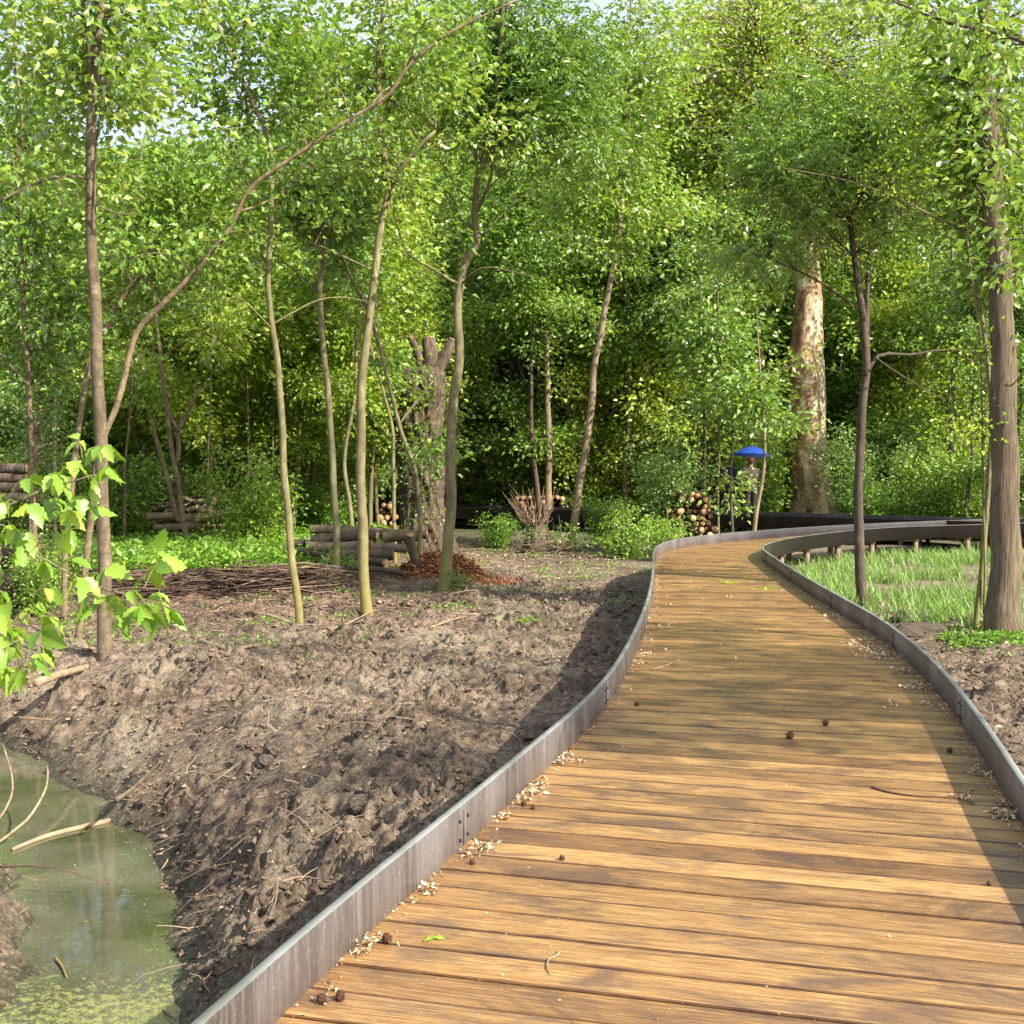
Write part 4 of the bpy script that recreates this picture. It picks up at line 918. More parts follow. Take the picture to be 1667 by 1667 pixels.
kinds = ['green leafy tree with a grey trunk in the wood behind the boardwalks', 'yellow-green leafy tree in the wood behind the boardwalks', 'silvery green leafy tree in the wood behind the boardwalks',
         'broad green tree with a dark trunk in the wood behind the boardwalks', 'slim yellow-green sapling tree in the thicket at the edge of the wood', 'slim silvery green sapling tree in the thicket at the edge of the wood', 'tall slim pale green tree with all its leaves high up', 'tall slim bright green tree with a bare lower stem', 'dark green slim tree in the shaded part of the wood']
grp = ['green trees of the wood', 'yellow-green trees of the wood', 'silvery trees of the wood', 'broad dark-trunked trees of the wood', 'yellow-green saplings of the thicket', 'silvery saplings of the thicket', 'pale high-crowned slim trees', 'bright high-crowned slim trees', 'dark slim trees of the wood']
used = [False] * 20
def place(models, i, x, y, s, rz, lab, gr):
    r = models[i]
    if used_by.setdefault(id(r), False): r = copy_tree(r)
    used_by[id(models[i])] = True
    r.location = (x, y, gh(x, y)); r.scale = (s, s, s * 1.0); r.rotation_euler = (0, 0, rz)
    r['label'] = lab; r['group'] = gr
    return r
used_by = {}
rw = np.random.RandomState(9)
def clear_of(x, y):
    d = np.min(np.hypot(FP[:, 0] - x, FP[:, 1] - y)); d2 = np.min(np.hypot(FB[:, 0] - x, FB[:, 1] - y)); d3 = np.min(np.hypot(LE[:, 0] - x, LE[:, 1] - y)); d4 = np.min(np.hypot(RE[:, 0] - x, RE[:, 1] - y))
    return min(d, d2, d3, d4) > 0.8
placed = []
def scatter(n, y0, y1, pick, sc_rng, mind, edge=1.12, xmax=None, cond=None):
    k = 0; tries = 0
    while k < n and tries < n * 60:
        tries += 1
        y = y0 + (y1 - y0) * rw.rand(); hw = y * 0.417 * edge + 2
        x = rw.uniform(-hw, min(hw, y * 0.417 * 1.01 + .3))
        if cond and not cond(x, y): continue
        if not clear_of(x, y): continue
        if any((x - a) ** 2 + (y - b) ** 2 < mind ** 2 for a, b in placed): continue
        placed.append((x, y)); i = pick(x, y); s = rw.uniform(*sc_rng)
        place(models, i, x, y, s, rw.rand() * 6.28, kinds[i], grp[i]); k += 1
px_of = lambda x, y: 833.5 + 2000 * x / y
def pick_far(x, y):
    p = px_of(x, y)
    return int(rw.choice([0, 1, 2, 3], p=[.3, .3, .2, .2])) if p < 1100 else int(rw.choice([0, 1, 2, 3], p=[.3, .2, .2, .3]))
def pick_mid(x, y):
    p = px_of(x, y)
    if p > 1350: return int(rw.choice([4, 5, 8], p=[.25, .15, .6]))
    if p > 850: return int(rw.choice([4, 5, 8, 2], p=[.3, .3, .2, .2]))
    return int(rw.choice([4, 5, 8], p=[.65, .3, .05]))
# the sky gap, upper left
scatter_first = True
gap = lambda x, y: not (-70 < px_of(x, y) < 620)
scatter(46, 52, 78, pick_far, (0.9, 1.15), 2.6, cond=gap)
scatter(28, 52, 78, pick_far, (0.92, 1.12), 2.2, cond=lambda x, y: not gap(x, y))
scatter(26, 41, 52, pick_far, (0.72, 0.95), 2.6, cond=gap)
scatter(30, 38, 50, pick_mid, (0.75, 1.05), 1.9, cond=lambda x, y: not (1180 < px_of(x, y) < 1400 and y < 42))
scatter(16, 29, 40, pick_mid, (0.7, 0.95), 2.0, cond=lambda x, y: px_of(x, y) < 620 and x < -4)
scatter(3, 32, 38, pick_mid, (0.5, 0.7), 2.0, cond=lambda x, y: px_of(x, y) > 1560)

scatter(12, 29, 36, lambda x, y: int(rw.choice([4, 5])), (0.7, 0.95), 1.9, cond=lambda x, y: px_of(x, y) < 640 and x < -3.4)
scatter(9, 40, 54, lambda x, y: int(rw.choice([6, 7])), (0.95, 1.2), 2.2, cond=lambda x, y: 480 < px_of(x, y) < 1600 and not (1220 < px_of(x, y) < 1400 and y < 42))

scatter(8, 44, 58, lambda x, y: int(rw.choice([0, 1, 3])), (1.0, 1.2), 2.0, cond=lambda x, y: 1150 < px_of(x, y) < 1667)
# shrubs
def grow_shrub(seed, Hh, rad, leafk, spec, nstem, n_t, barkk='twig', name='shrub', low=0.15):
    rng = np.random.RandomState(seed); paths = []
    for i in range(nstem):
        a = rng.rand() * 2 * PI; r = rad * rng.rand() ** .6; h = Hh * rng.uniform(.6, 1)
        e = np.array([math.cos(a) * r, math.sin(a) * r, h]); b0 = e * np.array([.12, .12, 0]) + np.array([0, 0, -0.1])
        m_ = e * np.array([.5, .5, .55]) + rng.randn(3) * 0.06 * Hh
        paths.append(np.array([[*b0, 0.02], [*m_, 0.013], [*e, 0.004]]))
    nodes = np.concatenate([smooth_path(p, n=12) for p in paths]); nodes = nodes[nodes[:, 2] > low * Hh]
    tg = nodes[rng.randint(0, len(nodes), n_t), :3] + rng.randn(n_t, 3) * 0.22
    tg[:, 2] = np.maximum(tg[:, 2], 0.12)
    r = tree_from_paths(name, 'x', 'shrub', paths, BARK[barkk], LEAF[leafk], spec, tg, seed, loc=(0, 0, 0), sides=5, flare=0, kind_trunk='stem')
    return r
SH = dict(kind='leaf', n=20, size=0.12, w=0.58, r=0.19)
smods = [grow_shrub(201, 2.6, 1.3, 'mid', SH, 12, 190), grow_shrub(202, 3.6, 1.6, 'grey', SH, 12, 240), grow_shrub(203, 2.0, 1.2, 'low', SH, 12, 150),
         grow_shrub(204, 4.4, 1.8, 'dark', dict(SH, size=0.12), 14, 280), grow_shrub(205, 3.2, 1.4, 'yel', SH, 12, 220), grow_shrub(206, 1.1, 0.9, 'low', dict(SH, size=0.08, r=0.12), 12, 90)]
skind = ['mid-green shrub in the undergrowth of the wood', 'silvery green shrub in the undergrowth of the wood', 'low bright green shrub in the undergrowth', 'tall dark shrub deep in the wood', 'yellow-green shrub in the undergrowth of the wood', 'small fresh green bush near the ground']
sgrp = ['mid-green undergrowth shrubs', 'silvery undergrowth shrubs', 'low bright undergrowth shrubs', 'tall dark shrubs', 'yellow-green undergrowth shrubs', 'small fresh bushes']
def shrub(i, x, y, s, lab=None, gr=None):
    r = place(smods, i, x, y, s, rw.rand() * 6.28, lab or skind[i], gr or sgrp[i])
    if lab and gr is None:
        try: del r['group']
        except KeyError: pass
    return r
sp = []
def sscatter(n, y0, y1, pick, sr, mind, cond=None):
    k = t = 0
    while k < n and t < n * 60:
        t += 1; y = rw.uniform(y0, y1); hw = y * 0.417 * 1.1 + 1; x = rw.uniform(-hw, hw)
        if cond and not cond(x, y): continue
        if min(np.min(np.hypot(FP[:, 0] - x, FP[:, 1] - y)), np.min(np.hypot(FB[:, 0] - x, FB[:, 1] - y))) < 1.5: continue
        if any((x - a) ** 2 + (y - b) ** 2 < mind ** 2 for a, b in sp): continue
        sp.append((x, y)); shrub(pick(x, y), x, y, rw.uniform(*sr)); k += 1
def spick(x, y):
    p = px_of(x, y)
    if p > 1250: return int(rw.choice([0, 1, 3, 4], p=[.25, .15, .45, .15]))
    return int(rw.choice([0, 1, 3, 4], p=[.3, .2, .05, .45]))
behind = lambda x, y: y > np.interp(x, FB[:, 0], FB[:, 1]) + 1.2
nobig = lambda x, y: behind(x, y) and not (1240 < px_of(x, y) < 1400 and y < 41.5)
sscatter(46, 52, 72, spick, (1.1, 1.6), 2.2, nobig)
sscatter(44, 33, 52, spick, (0.7, 1.1), 1.7, nobig)
sscatter(40, 36, 47, lambda x, y: int(rw.choice([0, 1, 4, 4])), (0.9, 1.5), 1.1, lambda x, y: nobig(x, y) and 560 < px_of(x, y) < 1250 and y < np.interp(x, FB[:, 0], FB[:, 1]) + 6)
sscatter(18, 32, 44, lambda x, y: int(rw.choice([2, 5])), (0.7, 1.0), 1.5, nobig)
# left thicket in front of the far boardwalk line
sscatter(40, 25, 44, lambda x, y: int(rw.choice([0, 1, 4, 2, 4])), (0.6, 1.05), 1.5, lambda x, y: px_of(x, y) < 560 and x < -5.0 and not behind(x, y) and not (190 < px_of(x, y) < 400 and y < 29.5))
# named shrubs the photo shows singly
p = G(1062, 892, -0.52); shrub(1, p[0], 29.0, 0.72, 'pale silvery-green bush in front of the far boardwalk, left of the log stack')
p = G(1010, 900, -0.52); shrub(5, 2.6, 27.5, 1.0, 'low feathery green plant on the mud at the foot of the pale bush')
shrub(5, 3.3, 26.6, 0.8, 'small green plant against the boardwalk bend')
shrub(0, 2.4, 31.5, 0.5, 'green bush growing right of the leaning pinkish trunk')
shrub(2, -0.35, 31.0, 0.45, 'small bush right of the crooked dark trunk')
shrub(2, -7.9, 17.2, 0.42, 'ivy-green bush at the foot of the ivy-clad stem')
shrub(0, -6.6, 16.9, 0.36, 'dark green bush behind the ringed light stem')
for lst in (models, smods):
    for r_ in lst:
        if not used_by.get(id(r_)):
            for ch in list(r_.children): bpy.data.objects.remove(ch)
            bpy.data.objects.remove(r_)

# distant wood reading as one mass
rng = np.random.RandomState(301); b = MB()
n = 60000; x = rng.uniform(-52, 52, n); y = rng.uniform(80, 98, n); pxx = px_of(x, y)
top = 15 + 7 * fbm(x * 0.12, y * 0.0 + 3, 3, 4) + np.where((pxx > -100) & (pxx < 620), -4.5, 7)
z = gh(x, y) + top * rng.rand(n) ** 0.9
leaves(b, rng, np.stack([x, y, z], 1), rng.randn(n, 3), 0.52, 0.6)
tag(b.build('far_wood', LEAF['mid'], smooth=False), 'dense green wall of foliage far behind the wood', 'woodland', kind='stuff')

# undergrowth herbs: thick fresh green patch at left, thinner elsewhere
def herbs(name, label, n, reg, dens, size, hgt, lm, seed, cl=0.5):
    rng = np.random.RandomState(seed); x = rng.uniform(reg[0], reg[1], n * 3); y = rng.uniform(reg[2], reg[3], n * 3)
    k = dens(x, y) * sstep(cl - .12, cl + .12, fbm(x * 1.3, y * 1.3, 3, seed % 13)) > rng.rand(n * 3); x = x[k][:n]; y = y[k][:n]
    m_ = 6; X = np.repeat(x, m_); Y = np.repeat(y, m_)
    off = rng.randn(len(X), 2) * 0.07; hh = np.repeat(hgt * (0.3 + 0.7 * rng.rand(len(x))), m_) * rng.uniform(.3, 1, len(X))
    c = np.stack([X + off[:, 0], Y + off[:, 1], gh(X + off[:, 0], Y + off[:, 1]) + 0.02 + hh], 1)
    d = np.stack([off[:, 0] * 8, off[:, 1] * 8, rng.rand(len(X)) * 0.6 - 0.1], 1) + 0.3 * rng.randn(len(X), 3)
    b = MB(); leaves(b, rng, c, d, size, 0.55)
    return tag(b.build(name, LEAF[lm], smooth=False), label, 'ground cover', kind='stuff')
herbs('ground_plants', 'thick fresh green herbs carpeting the ground behind the brushwood bank', 14000, (-12, -3.2, 21.5, 33), lambda x, y: np.where(px_of(x, y) < 480, 1.0, 0.3), 0.12, 0.62, 'low', 31, 0.26)
herbs('ground_plants', 'scattered low green plants on the mud and around the trunks', 1500, (-8, 3.2, 13, 31), lambda x, y: (x < leftx(y) - 0.3) * np.where(y < 16, np.where(px_of(x, y) < 620, 0.9, 0.02), 0.55), 0.055, 0.09, 'low', 32, 0.56)
herbs('ground_plants', 'green undergrowth on the ground of the wood beyond the boardwalks', 16000, (-22, 24, 33, 62), lambda x, y: behind(x, y) * 1.0, 0.15, 0.5, 'mid', 33, 0.38)
herbs('ground_plants', 'small green leaves round the foot of the furrowed trunk', 900, (5.2, 8.5, 12.8, 15.6), lambda x, y: np.where(y > 13.4, 1.0, 0.3) , 0.055, 0.10, 'low', 34, 0.45)

# grass right of the boardwalk
def grass():
    rng = np.random.RandomState(41); n = 120000
    x = rng.uniform(3.5, 16, n); y = rng.uniform(15.0, 28.5, n)
    rx = rightx(y); inner = np.interp(x, RE[130:, 0], RE[130:, 1])
    ok = (x > rx + 0.35) & (y < inner - 0.2)
    f = fbm(x * 0.7, y * 0.7, 3, 6); band = np.exp(-((y - 20.4) / 0.55) ** 2) * 0.30 * (x < 9.5)
    dens = sstep(0.42, 0.56, f - band + 0.04) * sstep(15.0, 16.2, y)
    cl = sstep(0.42, 0.6, fbm(x * 5, y * 5, 2, 7)); ok &= rng.rand(n) < dens * (0.04 + 0.6 * cl)
    x = x[ok]; y = y[ok]; m_ = len(x); h = (0.10 + 0.22 * rng.rand(m_)) * (0.6 + 0.8 * fbm(x * 2, y * 2, 2, 9)) * 1.15
    a = rng.rand(m_) * 2 * PI; ln = h * (0.2 + 0.9 * rng.rand(m_)); wd = 0.0065 + 0.004 * rng.rand(m_)
    z = gh(x, y); dx = np.cos(a); dy = np.sin(a); V = []
    for t, ww in ((0, 1), (0.4, .9), (0.75, .6)):
        px_ = x + dx * ln * t * t; py_ = y + dy * ln * t * t; pz = z + h * (t - 0.15 * t * t)
        V.append(np.stack([px_ - dy * wd * ww, py_ + dx * wd * ww, pz], 1)); V.append(np.stack([px_ + dy * wd * ww, py_ - dx * wd * ww, pz], 1))
    V.append(np.stack([x + dx * ln, y + dy * ln, z + h * 0.88], 1))
    v = np.stack(V, 1).reshape(-1, 3); i = np.arange(m_) * 7
    b = MB(); b.add(v, np.concatenate([np.stack([i, i + 1, i + 3, i + 2], 1), np.stack([i + 2, i + 3, i + 5, i + 4], 1)]))
    b.f.setdefault(3, []).append(np.stack([i + 4, i + 5, i + 6], 1))
    tag(b.build('grass', GRASS), 'long fresh green grass beside the boardwalk bend', 'grass', kind='stuff')
grass()

# ------------------------------------------------------------------ litter
LITTER = simple('litter', (0.13, 0.07, 0.045), (0.36, 0.23, 0.15), 0.85, 3, (1, 1, 1), 0)
def rnd_mat(name, stops, rough=0.85):
    m, nt, out = mat(name); g = N(nt, 'ShaderNodeNewGeometry')
    c = ramp(nt, g.outputs['Random Per Island'], stops); principled(nt, out, c, rough); return m
CHIP = rnd_mat('chips', [(0, (0.08, 0.045, 0.03)), (0.5, (0.20, 0.12, 0.075)), (0.85, (0.38, 0.26, 0.17)), (1, (0.55, 0.42, 0.30))])
STICK = rnd_mat('sticks', [(0, (0.075, 0.045, 0.032)), (0.5, (0.19, 0.125, 0.085)), (0.85, (0.36, 0.26, 0.18)), (1, (0.50, 0.38, 0.26))])
REDCHIP = rnd_mat('rotten_wood', [(0, (0.16, 0.06, 0.025)), (0.5, (0.36, 0.15, 0.06)), (1, (0.55, 0.30, 0.14))])
CAT = rnd_mat('catkin', [(0, (0.25, 0.15, 0.08)), (0.4, (0.50, 0.36, 0.21)), (1, (0.74, 0.60, 0.40))])
def ground_h(x, y):                         # displaced surface height by nearest grid vertex
    i = np.clip(np.searchsorted(gx, x), 0, nx - 1); j = np.clip(np.searchsorted(gy, y), 0, ny - 1)
    return H[i, j]
def chips(name, label, x, y, size, mt, seed, zoff=0.006, zf=None):
    rng = np.random.RandomState(seed); z = (zf or ground_h)(x, y) + zoff; n = len(x)
    b = MB(); d = np.stack([rng.randn(n), rng.randn(n), rng.randn(n) * 0.35], 1)
    leaves(b, rng, np.stack([x, y, z], 1), d, size * (0.4 + rng.rand(n)), 0.45, 0.5)
    return tag(b.build(name, mt, smooth=False), label, 'litter', kind='stuff')
def sticks(name, label, x, y, ln, rad, mt, seed, zoff=0.01, tilt=0.15, zf=None, cat='twigs', kink=0.18):
    rng = np.random.RandomState(seed); b = MB(); z = (zf or ground_h)(x, y) + zoff
    for i in range(len(x)):
        a = rng.rand() * 2 * PI; l_ = ln * (0.35 + rng.rand() ** 2 * 1.3); k = 4
        p = np.array([x[i], y[i], z[i]]); d = np.array([math.cos(a), math.sin(a), rng.randn() * tilt]); pts = [p]
        for _ in range(k - 1):
            d = d + rng.randn(3) * kink * np.array([1, 1, 0.4]); d[2] -= 0.1; d /= np.linalg.norm(d); p = p + d * l_ / (k - 1)
            zg = (zf or ground_h)(p[0], p[1]) + 0.004 if zf is None else p[2]
            p = np.array([p[0], p[1], max(p[2], zg)]); pts.append(p)
        r = rad * (0.5 + rng.rand()); b.tube(np.array(pts), [r, r * .9, r * .7, r * .4], 4, False)
    return tag(b.build(name, mt), label, cat, kind='stuff')
rng = np.random.RandomState(50)
def band_xy(n, y0, y1, dx0, dx1, pw=1.6, side=-1):
    y = y0 + (y1 - y0) * rng.rand(n) ** pw
    x = leftx(y) - dx0 - (dx1 - dx0) * rng.rand(n) if side < 0 else rightx(y) + dx0 + (dx1 - dx0) * rng.rand(n)
    k = sdf_pond(x, y) > 0.05; return x[k], y[k]
x, y = band_xy(16000, 5, 21, 0.15, 7.0, 1.3); chips('crumb_litter', 'small crumbs of bark and root over the mud', x, y, 0.022, CHIP, 51)
x, y = band_xy(2600, 5, 21, 0.1, 6.5, 1.5); sticks('twig_litter', 'fine roots and twigs lying over the churned mud', x, y, 0.20, 0.0028, STICK, 52, tilt=0.3)
x, y = band_xy(240, 5.5, 12, 1.2, 3.4, 1.2); sticks('root_litter', 'bristly torn roots sticking out of the pond bank', x, y, 0.22, 0.0035, STICK, 53, tilt=0.9, kink=0.35)
x = rng.uniform(-9.5, -0.3, 2600); y = rng.uniform(15.5, 21.5, 2600); sticks('twig_litter', 'dense dark reddish twig litter between the yellow trunks', x, y, 0.42, 0.005, STICK, 54, tilt=0.18)
x, y = band_xy(5200, 5, 16.5, 0.35, 3.5, 1.2, 1); chips('leaf_litter', 'brown dead leaves and chips on the ground beside the boardwalk', x, y, 0.055, CHIP, 55, 0.012)
x, y = band_xy(700, 5, 16.5, 0.35, 3.5, 1.2, 1); sticks('twig_litter', 'twigs among the dead leaves beside the boardwalk', x, y, 0.3, 0.004, STICK, 56)
x = rng.uniform(-3.5, 3.2, 6000); y = rng.uniform(18, 33, 6000); k = x < leftx(np.minimum(y, 20)) - .2; chips('leaf_litter', 'pale dry litter over the open ground of the clearing', x[k], y[k], 0.06, CHIP, 57, 0.012)
x = rng.uniform(-3.5, 3.0, 900); y = rng.uniform(19, 33, 900); k = x < 2.2; sticks('twig_litter', 'dry stalks on the open ground of the clearing', x[k], y[k], 0.5, 0.005, STICK, 58)

# clods of earth lying loose (the larger ones one can count)
def lump_mesh(seed, rough=0.35, sub=3):
    import bmesh
    bm = bmesh.new(); bmesh.ops.create_icosphere(bm, subdivisions=sub, radius=1.0)
    for v in bm.verts:
        c = v.co.normalized(); f = fbm(np.array(c.x * 1.6 + 5 + c.z), np.array(c.y * 1.6 + c.z * 1.3 + 5), 4, seed)
        v.co = c * (1 + rough * 2 * (float(f) - 0.5)); v.co.z *= 0.72
    me = bpy.data.meshes.new('clod'); bm.to_mesh(me); bm.free(); return me
SOILM = simple('clod_soil', (0.10, 0.072, 0.052), (0.33, 0.26, 0.185), 0.95, 3.5, (1, 1, 1), 0.9, 0.2)
cmesh = [lump_mesh(i) for i in range(4)]
for me in cmesh: me.materials.append(SOILM)
def crumbs(x, y, s, name, label, seed):
    import bmesh
    rng = np.random.RandomState(seed); bm = bmesh.new(); bmesh.ops.create_icosphere(bm, subdivisions=1, radius=1.0)
    v0 = np.array([v.co[:] for v in bm.verts]); f0 = np.array([[v.index for v in f.verts] for f in bm.faces]); bm.free()
    n = len(x); z = ground_h(x, y)
    q = (v0[None] * (1 + 0.30 * rng.randn(n, len(v0), 1)) + 0.32 * rng.randn(n, len(v0), 3)) * (s[:, None, None] * np.array([1.1, 1, .55]) * (0.7 + .6 * rng.rand(n, 1, 3)))
    a = rng.rand(n) * 6.28; ca, sa = np.cos(a)[:, None], np.sin(a)[:, None]
    q = np.stack([q[..., 0] * ca - q[..., 1] * sa, q[..., 0] * sa + q[..., 1] * ca, q[..., 2]], -1) + np.stack([x, y, z + s * .2], 1)[:, None]
    b = MB(); b.add(q.reshape(-1, 3), (f0[None] + (np.arange(n) * len(v0))[:, None, None]).reshape(-1, 3)); tag(b.build(name, CRUMB, smooth=False), label, 'soil', kind='stuff')
CRUMB, nt, out = mat('crumb_soil'); g_ = N(nt, 'ShaderNodeNewGeometry'); c = ramp(nt, g_.outputs['Random Per Island'], [(0, (0.06, 0.037, 0.024)), (0.45, (0.16, 0.107, 0.068)), (0.85, (0.30, 0.215, 0.14)), (1, (0.48, 0.37, 0.25))])
nn_ = noise(nt, g_.outputs['Position'], 70, 4, .7); c = mix(nt, ramp(nt, nn_, [(.4, (.6, .6, .6)), (.6, (0, 0, 0))]), c, (0.08, 0.055, 0.04)); principled(nt, out, c, .95, bump(nt, nn_, .8, .01))
x, y = band_xy(20000, 5, 20, 0.08, 6.5, 1.5); k = fbm(x * 1.6, y * 1.6, 3, 12) + 0.25 * rng.rand(len(x)) > 0.52; x = x[k]; y = y[k]
crumbs(x, y, 0.004 + 0.015 * rng.rand(len(x)) ** 3 * (1 + y / 14), 'soil_crumbs', 'crumbly lumps of turned brown soil over the mud bank', 71)
x, y = band_xy(2500, 5, 16, 0.35, 3.2, 1.2, 1); crumbs(x, y, 0.006 + 0.02 * rng.rand(len(x)) ** 2.5, 'soil_crumbs', 'crumbly brown soil between dead leaves beside the boardwalk', 72)
for (x, y, w_) in [(236, 1218, 24), (450, 1216, 42), (620, 1298, 34), (648, 1306, 24), (585, 1320, 44), (432, 1225, 30), (530, 1285, 20), (700, 1285, 18), (770, 1110, 22), (560, 1240, 20)]:
    p = G(x, y, -0.5); zz = float(ground_h(p[0], p[1])); s_ = w_ / 2000 * p[1] * 0.5
    o = link('earth_clod', cmesh[w_ % 4]); o.location = (p[0], p[1], zz + s_ * 0.25); o.scale = (s_ * 1.05, s_, s_); o.rotation_euler = (0, 0, x)
    tag(o, 'rough brown clod of earth lying loose on the churned mud bank', 'clod', 'loose clods of earth on the mud')
for (x, y, w_, lab) in [(1482, 1000, 60, 'dark crumbly earth clod in front of the grass, nearer the dark forked trunk'), (1490, 1022, 110, 'widest dark earth clod at the edge of the grass'), (1578, 1028, 40, 'round dark clod at the foot of the slender green stem')]:
    p = G(x, y, -0.45); s_ = w_ / 2000 * p[1] * 0.5; o = link('earth_clod', cmesh[w_ % 4].copy()); o.data.materials.clear(); o.data.materials.append(BARK['dark'])
    o.location = (p[0], p[1], gh(p[0], p[1]) + 0.05); o.scale = (s_, s_ * 0.5, min(s_ * 0.6, .17)); tag(o, lab, 'clod')

# heap of red rotten wood at the crooked trunk, twig bank, brushwood
def heap(name, label, cx, cy, rx, ry, h, n, size, mt, seed, cat):
    rng = np.random.RandomState(seed); b = MB(); k = 28
    a = np.arange(k) * 2 * PI / k; V = [[cx, cy, gh(cx, cy) + h]]
    for r in (0.3, 0.6, 0.85, 1.0, 1.12):
        for t in a:
            q = r * (1 + 0.2 * math.sin(3 * t + seed)); X = cx + rx * q * math.cos(t); Y = cy + ry * q * math.sin(t)
            V.append([X, Y, gh(X, Y) - 0.03 + h * max(0, 1 - q * q) * (0.8 + 0.4 * rng.rand())])
    f3 = [[0, 1 + j, 1 + (j + 1) % k] for j in range(k)]; f4 = [[1 + i * k + j, 1 + (i + 1) * k + j, 1 + (i + 1) * k + (j + 1) % k, 1 + i * k + (j + 1) % k] for i in range(4) for j in range(k)]
    b.add(V, f4); b.f.setdefault(3, []).append(np.array(f3))
    r = np.sqrt(rng.rand(n)); t = rng.rand(n) * 2 * PI; x = cx + rx * 1.1 * r * np.cos(t); y = cy + ry * 1.1 * r * np.sin(t)
    z = gh(x, y) + h * np.clip(1 - r * r, 0, 1) + 0.01
    d = np.stack([rng.randn(n), rng.randn(n), rng.randn(n) * .6], 1)
    leaves(b, rng, np.stack([x, y, z], 1), d, size * (0.4 + rng.rand(n)), 0.4, 0.5)
    o = b.build(name, mt, smooth=False); tag(o, label, cat); return o
p = G(722, 925, -0.5); heap('rotten_wood_heap', 'heap of crumbled rust-red rotten wood at the foot of the shaggy cut trunk', p[0], 23.2, 0.78, 0.7, 0.42, 4200, 0.095, REDCHIP, 61, 'wood heap')
p = G(800, 935, -0.5); heap('rotten_wood_heap', 'low spill of orange wood chips trailing off over the ground', p[0] - 0.05, 22.3, 0.6, 0.55, 0.06, 1400, 0.06, REDCHIP, 62, 'wood chips')
def brush_bank():
    rng = np.random.RandomState(63); b = MB(); A = G(195, 985, -0.5)[:2]; B_ = G(505, 992, -0.5)[:2]; A = np.array([-6.4, 19.3]); B_ = np.array([-3.0, 19.9])
    ax = nrm(B_ - A); pr = np.array([-ax[1], ax[0]])
    for i in range(760):
        t = rng.rand(); u = rng.randn() * 0.22; hz = 0.47 * rng.rand() * math.exp(-(u / 0.4) ** 2)
        c = A + (B_ - A) * t + pr * u; l_ = rng.uniform(0.3, 1.2); an = rng.randn() * 0.42; d = np.array([*(ax * math.cos(an) + pr * math.sin(an)), rng.randn() * 0.07])
        p0 = np.array([*c, gh(*c) + 0.02 + hz]); r = rng.uniform(0.004, 0.014)
        b.tube([p0 - d * l_ / 2, p0 + rng.randn(3) * 0.03, p0 + d * l_ / 2], [r, r, r * .5], 4, False)
    for i in range(60):
        t = rng.rand(); c = A + (B_ - A) * t + pr * rng.randn() * 0.2; p0 = np.array([*c, gh(*c) + 0.3]); d = nrm(rng.randn(3) * np.array([1, 1, .7]) + np.array([0, 0, .4])); b.tube([p0, p0 + d * 0.25 + rng.randn(3) * .03, p0 + d * rng.uniform(.3, .6)], [.005, .004, .002], 3, False)
    tag(b.build('brushwood_bank', rnd_mat('brushwood', [(0, (0.035, 0.02, 0.014)), (0.6, (0.10, 0.058, 0.038)), (1, (0.26, 0.18, 0.13))])), 'long low bank of laid dark twigs and brushwood left of the pale wavy trunk', 'brushwood')
brush_bank()

# ------------------------------------------------------------------ logs
ENDM, nt, out = mat('log_end'); tc = N(nt, 'ShaderNodeTexCoord'); P = tc.outputs['Object']
wv = N(nt, 'ShaderNodeTexWave', wave_type='RINGS', rings_direction='X'); wv.inputs['Scale'].default_value = 9; wv.inputs['Distortion'].default_value = 2; L(nt, P, wv.inputs[0])
oi = N(nt, 'ShaderNodeObjectInfo')
c = ramp(nt, oi.outputs['Random'], [(0, (0.22, 0.11, 0.05)), (0.5, (0.42, 0.25, 0.12)), (1, (0.60, 0.42, 0.23))])
c = mix(nt, ramp(nt, wv.outputs[0], [(0.3, (0.4, 0.4, 0.4)), (0.7, (0, 0, 0))]), c, (0.34, 0.17, 0.08)); principled(nt, out, c, 0.8)
def log_model(ln, r, seed, barkk, bend=0.03):
    rng = np.random.RandomState(seed); root = empty('log')
    k = 9; t = np.linspace(-.5, .5, k); pts = np.stack([t * ln, bend * ln * np.cos(t * 3) , 0.4 * bend * ln * np.sin(t * 4 + seed)], 1)
    b = MB(); b.tube(pts, r * (1 + 0.06 * rng.randn(k)), 14, False, 0.12, rng); b.build('bark', BARK[barkk], root)
    for s_ in (0, -1):
        e = pts[s_]; d = nrm(pts[s_] - pts[1 if s_ == 0 else -2]); q = MB(); q.tube([e - d * 0.02, e + d * 0.006], [r * .93, r * .93], 14); q.build('cut_end', ENDM, root)
    return root
def put(o, loc, rz, ry=0.0, s=1.0):
    o.location = loc; o.rotation_euler = (0, ry, rz); o.scale = (s, s, s) if np.isscalar(s) else s; return o
lm = [log_model(1.15, 0.072, i, ['dark', 'brown', 'grey'][i], 0.015) for i in range(3)]
rng = np.random.RandomState(70); cnt = 0
def face_stack(cx, Y, zb, cols, rows, pitch, toward, lab, gr, ms, jit=0.35, keep=1.0, s0=1.0):
    """sawn ends face the viewer"""
    global first
    for r_ in range(rows):
        nc = cols - (r_ % 2) - int(max(0, r_ - rows * 0.55) * 0.8)
        for c_ in range(nc):
            if rng.rand() > keep: continue
            s_ = s0 * rng.uniform(.72, 1.18); i = rng.randint(len(ms)); o = ms[i]
            if o.get('used'): o = copy_tree(o)
            ms[i]['used'] = 1
            put(o, (cx + (c_ - (nc - 1) / 2) * pitch + rng.randn() * 0.012, Y + rng.randn() * 0.07, zb + pitch * .5 + r_ * pitch * 0.86), toward + rng.randn() * 0.06, rng.randn() * 0.03, (s_ * rng.uniform(.9, 1.1), s_, s_))
            tag(o, lab, 'log', gr)
